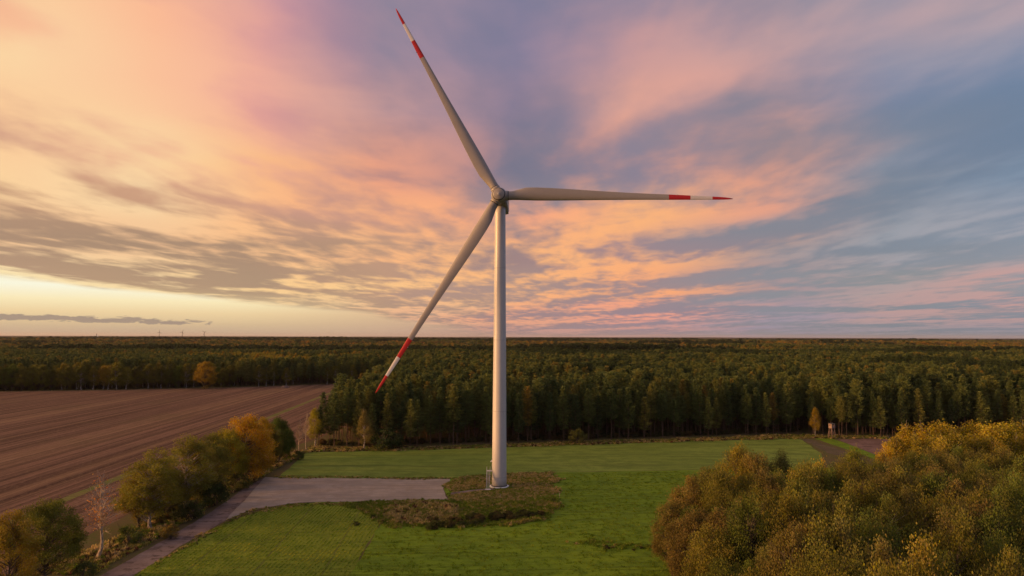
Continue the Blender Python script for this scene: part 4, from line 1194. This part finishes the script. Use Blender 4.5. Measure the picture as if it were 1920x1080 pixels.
for q in range(8):
    Y = 178 + rl.uniform(-3, 3); px = 1670 + q * 37
    copse_tree(px, 812 + rl.uniform(-4, 8), Y, rl.choice(BIRCH + B[:2]), vary((0.30, 0.24, 0.036), rl), '%s yellow olive crown from the left in front of the golden birch row' % ordinal(q + 1), 'broadleaf tree', 1.1, 'yellow olive crowns before the golden birches')
    placed.append(((px - 960) / 1280 * Y, Y))
COPSE = [(27, 72), (31, 128), (40, 140), (52, 150), (64, 152), (72, 150), (84, 158), (95, 168), (118, 178), (160, 180), (190, 180), (150, 120), (95, 72)]
rc = random.Random(77)
cpts = [(x, y) for (x, y) in jitter_grid(COPSE, 5.3, 33, 0.35) if not any((x - a) ** 2 + (y - b) ** 2 < 14 for a, b in placed) and abs(x) <= 0.76 * y + 7]
c_lab = row_labels([(i, x, y, int((y - 60) / 10)) for i, (x, y) in enumerate(cpts)], PROWS,
                   [(1400, 'the orange tipped tree'), (1648, 'the brown soil patch'), (1920, 'the picture edge')], lambda k_, r0: '%s of the copse' % r0)
for ci, (x, y) in enumerate(cpts):
    rim = x < 26 + max(0, (y - 62) * 0.075) + 7 if y < 135 else False
    n_ = mnoise.noise((x * 0.035, y * 0.035, 3.1))
    pal = [OLIVE, OLIVE, BROWN, GREEN, OLIVE, RUST] if n_ < 0.1 else [OLIVE, YOL, GREEN, BROWN, OLIVE]
    c = vary(rc.choice(pal), rc, 0.2)
    H = rc.uniform(14.5, 20.3) * (0.88 if rim else 1)
    if y > 140: H = min(H, 17.5)
    t = x / y
    depth = 'front' if y < 100 else 'middle' if y < 130 else 'rear'
    side = 'left flank' if t < 0.36 else 'centre' if t < 0.58 else 'right side'
    col_n = {OLIVE: 'olive', BROWN: 'brown', GREEN: 'green', RUST: 'rusty', YOL: 'yellowish'}[[q for q in (OLIVE, BROWN, GREEN, RUST, YOL) if abs(q[0] / q[1] - c[0] / c[1]) == min(abs(z[0] / z[1] - c[0] / c[1]) for z in (OLIVE, BROWN, GREEN, RUST, YOL))][0]]
    lab = '%s crown in the %s' % (col_n, c_lab[ci])
    kd = rc.choice(HEDGE if rim else B + ([BIRCH[0]] if rc.random() < .3 else []))
    isb = kd in BIRCH
    plant('broadleaf_tree', kd, x, y, H, c, lab, 'broadleaf tree', 'leafy trees of the copse', rc.uniform(0.76, 1.0) * (1.3 if isb else 1))

# ------------------------------------------------------------------ hunting stand
hx, hy = ground_at(1561, 822)
hs = empty('hunting_stand', (hx, hy, 0), R(20)); tag(hs, 'small wooden hunting stand on tall legs at the pine forest edge', 'hunting stand')
M_wood = flat('weathered_wood', (0.30, 0.21, 0.17), 0.9, 0.1, vary=0.3, scale=6)
M_roof = flat('roofing_felt', (0.10, 0.09, 0.08))
for x in (-0.75, 0.75):
    for y in (-0.75, 0.75):
        m2 = MB(); m2.bar((x * 1.35, y * 1.35, 0), (x, y, 4.6), 0.10); m2.build('leg', M_wood, hs)
for (a, b) in (((-1.0, -1.0, 0.4), (0.78, -0.78, 4.2)), ((1.0, -1.0, 0.4), (-0.78, -0.78, 4.2)), ((-1.0, 1.0, 0.4), (-0.78, -0.78, 4.2))):
    m2 = MB(); m2.bar(a, b, 0.06); m2.build('brace', M_wood, hs)
m2 = MB(); m2.box((0, 0, 4.62), (1.9, 1.9, 0.12)); m2.build('floor', M_wood, hs)
for i in range(10):
    for (x, y, sx, sy) in ((-0.9 + 0.2 * i, -0.9, 0.185, 0.05), (-0.9 + 0.2 * i, 0.9, 0.185, 0.05), (-0.93, -0.8 + 0.178 * i, 0.05, 0.165), (0.93, -0.8 + 0.178 * i, 0.05, 0.165)):
        win = (y == -0.9 and 3 <= i <= 6) or (abs(x) == 0.93 and 4 <= i <= 6)
        if win:
            m2 = MB(); m2.box((x, y, 5.15), (sx, sy, 0.94)); m2.build('board', M_wood, hs)
            m2 = MB(); m2.box((x, y, 6.36), (sx, sy, 0.22)); m2.build('board', M_wood, hs)
        else:
            m2 = MB(); m2.box((x, y, 5.58), (sx, sy, 1.8)); m2.build('board', M_wood, hs)
m2 = MB(); m2.box((0, 0, 6.56), (2.25, 2.25, 0.10), rot=Matrix.Rotation(R(6), 3, 'X')); m2.build('roof', M_roof, hs)
ld = MB()
for x in (-0.3, 0.3): ld.bar((x, 2.6, 0), (x, 0.95, 4.6), 0.05)
for i in range(12):
    f_ = (i + 1) / 13; ld.bar((-0.3, 2.6 - 1.65 * f_, 4.6 * f_), (0.3, 2.6 - 1.65 * f_, 4.6 * f_), 0.035)
ld.build('ladder', M_wood, hs)

# stakes, stump, timber
M_stake = flat('pale_stake', (0.42, 0.34, 0.26), 0.9, 0.1)
for (px, py, lab) in ((939, 936, 'thin pale wooden stake in the grass just in front of the turbine'), (1050, 934, 'thin pale wooden stake at the meadow corner right of the turbine')):
    x, y = ground_at(px, py)
    m2 = MB(); m2.bar((0, 0, 0), (0.02, 0, 1.35), 0.06, n=6); m2.box((0.02, 0, 1.42), (0.12, 0.12, 0.1))
    o = m2.build('stake', M_stake, None, (x, y, 0)); tag(o, lab, 'stake')
x, y = ground_at(535, 727)
lp = empty('log_pile', (x, y, 0)); tag(lp, 'low pale stack of logs at the wood edge beyond the ploughed field', 'log pile')
for q in range(9):
    m2 = MB(); r_ = 0.32; zz_ = 0.32 + 0.56 * (q // 4); m2.bar((-3 + 0.1 * q, (q % 4) * 0.62 - 1, zz_), (3, (q % 4) * 0.62 - 1, zz_), r_, n=8); m2.build('log', M_wood, lp)

# ------------------------------------------------------------------ grasses, brambles
def tuft(seed, n=26, h=0.5, spread=0.28, width=0.035, c=(0.165, 0.165, 0.165)):
    rs = np.random.RandomState(seed)
    a = rs.uniform(0, 6.28, n); r_ = rs.uniform(0, spread, n)
    base = np.column_stack([r_ * np.cos(a), r_ * np.sin(a), np.zeros(n)])
    lean = rs.normal(0, 0.28, (n, 3)); lean[:, 2] = 1
    hh = (h * rs.uniform(0.5, 1.2, n))[:, None]
    tip = base + lean * hh
    s_ = np.column_stack([-np.sin(a), np.cos(a), np.zeros(n)]) * width
    mid = base * 0.45 + tip * 0.55 + np.array([0, 0, 0.05])
    q = np.stack([base, mid + s_, tip, mid - s_], axis=1)
    return quad_mesh('tuft', [(q, 0, rs.uniform(0, 1, n))], [tinted(c)])
TAN = (0.46, 0.34, 0.15); TOL = (0.32, 0.28, 0.08); GRS = (0.17, 0.23, 0.03); DRK = (0.066, 0.053, 0.030); REDB = (0.140, 0.074, 0.046)
def tuft_shapes():
    out = []
    for j, c in enumerate((TAN, TOL, GRS, DRK, REDB)):
        out.append(shape(tuft(200 + j, 30, 0.55, 0.34, 0.045, c)))
    return out
def grass_patch(name, poly, step, weights, hmin, hmax, label, seed, cat='grass', soft=1.8, keep=1.0, shapes=None):
    rg = random.Random(seed); P = []
    bx = [p[0] for p in poly]; by = [p[1] for p in poly]
    frame_ = [(min(bx) - 4, min(by) - 4), (max(bx) + 4, min(by) - 4), (max(bx) + 4, max(by) + 4), (min(bx) - 4, max(by) + 4)]
    for (x, y) in jitter_grid(frame_, step, seed, 0.5):
        u_ = x + soft * (1.6 * mnoise.noise((x * 0.13, y * 0.13, 50)) + mnoise.noise((x * 1.7, y * 1.7, 60)))
        v_ = y + soft * (1.6 * mnoise.noise((x * 0.13, y * 0.13, 70)) + mnoise.noise((x * 1.7, y * 1.7, 80)))
        if not inside(poly, u_, v_) or rg.random() > keep: continue
        n_ = mnoise.noise((x * 0.10, y * 0.10, seed)) + 0.5 * mnoise.noise((x * 0.4, y * 0.4, seed))
        wts = [w_ * (1 + (1.6 * n_ if i_ in (0, 3) else -1.6 * n_ if i_ == 2 else 0)) for i_, w_ in enumerate(weights)]
        wts = [max(0.0, w_) for w_ in wts]
        if sum(wts) <= 0: continue
        idx = rg.choices(range(5), wts)[0]
        hh = rg.uniform(hmin, hmax) * (1 + 0.6 * n_)
        P.append((x, y, 0, rg.uniform(0, 6.28), rg.uniform(0.8, 1.5) * step / 0.55, max(0.2, hh / 0.55), idx))
    return scatter(name, P, shapes or tuft_shapes(), label, cat)
mound = pts_px([(842, 938), (838, 915), (850, 897), (900, 890), (1040, 886), (1050, 905), (1040, 928), (990, 940), (900, 942)])
hole = [(TX + 3.1 * math.cos(t * .5), TY + 3.1 * math.sin(t * .5)) for t in range(13)]
def minus(poly_pts, hole_): return [p for p in poly_pts if not inside(hole_, *p)]
_jg = jitter_grid
pathpoly = pts_px([(845, 924), (880, 919), (925, 915), (930, 918), (885, 923), (845, 929)])
def jitter_grid(poly, step, seed, jit=0.38):
    return [p for p in _jg(poly, step, seed, jit) if not inside(hole, *p) and not inside(pathpoly, *p) and not (abs(p[0] - TX + 3.2) < 1.1 and -5.2 < p[1] - TY < 1)]
grass_patch('dry_grass', mound, 0.55, (5, 6, 3.5, 0.1, 0.1), 0.2, 0.5, 'dry tan and olive grass on the patch around the turbine foot', 301)
rough = pts_px([(655, 944), (700, 941), (845, 939), (900, 942), (990, 941), (1042, 930), (1052, 950), (1025, 972), (980, 988), (850, 992), (720, 990), (708, 968), (645, 945)])
grass_patch('rough_grass', rough, 0.62, (0.5, 3, 8, 0.1, 0.0), 0.25, 0.7, 'rough green and brown grass strip below the gravel pad', 302)
patch = pts_px([(725, 975), (735, 945), (850, 945), (860, 965), (820, 985), (760, 985)])
grass_patch('dead_grass', patch, 0.7, (6, 3, 0.3, 0.6, 1.0), 0.4, 0.9, 'taller dead tan grass left of the bramble thicket', 306)
verge = pts_px([(60, 1080), (178, 1078), (288, 1017), (390, 957), (446, 917), (490, 896), (575, 848), (550, 845), (480, 880), (380, 930), (270, 985), (150, 1040)])
grass_patch('verge_grass', verge, 0.75, (4, 4, 1.5, 0.8, 1.2), 0.3, 0.85, 'autumn brown grass on the verge beside the gravel track', 303, soft=0.8)
fe = pts_px([(575, 849), (620, 847), (800, 843.5), (1000, 837.5), (1300, 828), (1498, 822.5), (1665, 822), (1665, 818), (1490, 815), (1300, 822), (1000, 831), (800, 838), (620, 839), (590, 836)])
grass_patch('edge_grass', fe, 0.85, (2, 4, 1.5, 1.2, 0.8), 0.3, 0.7, 'pale dry grass along the foot of the pine forest', 304)
ditch = pts_px([(1052, 1016), (1100, 1014), (1180, 1020), (1240, 1020), (1240, 1034), (1170, 1034), (1100, 1026)])
grass_patch('ditch_grass', ditch, 0.7, (0.3, 1.5, 5, 1.2, 0.1), 0.25, 0.7, 'dark taller grass tuft line crossing the meadow beside the copse', 305, keep=0.45)

# short sward that gives the mown meadow and the sown strip their nap
def sward(cols, h, sd):
    return [shape(tuft(sd + j, 22, h, 0.45, 0.05, c)) for j, c in enumerate(cols)]
mead_in = [(-30, 120), ground_at(655, 1080), ground_at(695, 1018), ground_at(720, 992), ground_at(850, 994), ground_at(985, 990), ground_at(1045, 968), ground_at(1058, 935), ground_at(1060, 889), ground_at(1300, 883), (75, 200), (40, 120)]
grass_patch('meadow_sward', mead_in, 0.95, (1, 1, 1, 1, 1), 0.5, 0.9, 'short green sward of the mown meadow in front of the turbine', 307, soft=0.3, keep=0.4,
            shapes=sward([(0.19, 0.24, 0.02), (0.14, 0.20, 0.012), (0.15, 0.215, 0.014), (0.11, 0.17, 0.012), (0.16, 0.225, 0.015)], 0.08, 400))
rows_ = []
rg = random.Random(4)
sx0, sx1 = -71, -30
x = sx0
while x < sx1:
    y = 120.0
    while y < 190:
        a_, b_ = x + (y - 132) * 0.03 + 0.5 * mnoise.noise((x * .05, y * .03, 2)) + rg.uniform(-.07, .07), y
        y += rg.uniform(0.3, 0.6)
        n_ = mnoise.noise((a_ * .08, b_ * .08, 6)) + 0.5 * mnoise.noise((a_ * .3, b_ * .3, 7))
        if not inside(strip, a_, b_) or rg.random() < 0.25 + 0.5 * max(0, -n_): continue
        rows_.append((a_, b_, 0, rg.uniform(0, 6.28), 0.62, rg.uniform(0.6, 1.1), 0 if n_ > 0.1 and rg.random() < .7 else 1 if rg.random() < .6 else 2))
    x += 0.92
scatter('crop_rows', rows_, sward([(0.28, 0.31, 0.035), (0.19, 0.26, 0.022), (0.13, 0.21, 0.02)], 0.22, 420), 'yellow green crop growing in rows between track and meadow', 'crop')
weeds = pts_px([(800, 900), (846, 898), (838, 915), (845, 940), (700, 942), (560, 944), (470, 957), (425, 977), (340, 1026), (252, 1082), (262, 1082), (345, 1031), (430, 983), (480, 963), (565, 949), (700, 947), (852, 944), (850, 896), (700, 894), (520, 893), (515, 897), (700, 897)])
grass_patch('verge_weeds', weeds, 0.5, (3, 4, 4, 0.2, 0.3), 0.15, 0.4, 'low weeds creeping over the edges of gravel pad and track', 308, soft=0.9, keep=0.4)
rb = random.Random(91)
bm_ = []
for q in range(80):
    px = rb.uniform(800, 1022); f_ = (px - 800) / 222
    cy = 982 - 16 * f_ ** 1.3 + (4 if f_ < .15 else 0); hw = 9 * (1 - f_) ** 0.5 + 4
    x, y = ground_at(px, cy + rb.uniform(-hw, hw) * 0.7)
    s_ = rb.uniform(0.25, 0.55)
    bm_.append((x, y, -0.1, rb.uniform(0, 6.28), s_ * 1.3, s_, rb.randrange(3)))
for (px, py) in ((1040, 942), (760, 965), (668, 985), (700, 972)):
    x, y = ground_at(px, py); bm_.append((x, y, -0.1, 0, 0.4, 0.35, 2))
scatter('bramble_thicket', bm_, [shape(BUSH[0].joined(tinted((0.055, 0.052, 0.022)))), shape(BUSH[1].joined(tinted((0.11, 0.088, 0.034)))), shape(BUSH[0].joined(tinted((0.080, 0.092, 0.028))))], 'dark brown bramble thicket in the rough strip below the turbine', 'brambles')
# undergrowth along the pine edge and left hedge
ug = []
for q in range(420):
    px = rb.uniform(600, 1500); py = np.interp(px, [592, 700, 1000, 1300, 1500], [835, 836, 826, 817, 809]) - rb.uniform(0, 5)
    x, y = ground_at(px, py); s_ = rb.uniform(0.25, 0.8)
    if 640 < px < 690: s_ *= 0.4
    ug.append((x, y, -0.1, rb.uniform(0, 6.28), s_ * 1.2, s_, rb.randrange(3)))
for q in range(130):
    px = rb.uniform(290, 545); py = np.interp(px, [290, 400, 480, 545], [990, 930, 888, 856]) - rb.uniform(0, 22)
    x, y = ground_at(px, py); s_ = rb.uniform(0.25, 0.75)
    ug.append((x, y, -0.1, rb.uniform(0, 6.28), s_ * 1.2, s_, rb.randrange(3)))
scatter('undergrowth', ug, [shape(BUSH[0].joined(tinted((0.056, 0.059, 0.023)))), shape(BUSH[1].joined(tinted((0.124, 0.083, 0.033)))), shape(BUSH[0].joined(tinted((0.091, 0.091, 0.030))))], 'low dark undergrowth at the foot of the pines and hedge row', 'undergrowth')

# ------------------------------------------------------------------ haze: the thin evening air
hz, k = new_mat('evening_air')
pv = k.node('ShaderNodeVolumePrincipled')
pv.inputs['Color'].default_value = (0.80, 0.74, 0.72, 1)
pv.inputs['Density'].default_value = 0.000016
pv.inputs['Anisotropy'].default_value = 0.2
k.t.links.new(pv.outputs[0], k.out.inputs['Volume'])
m2 = MB(); m2.box((0, 0, 84), (100000, 100000, 172))
o = m2.build('haze', hz); tag(o, kind='stuff')
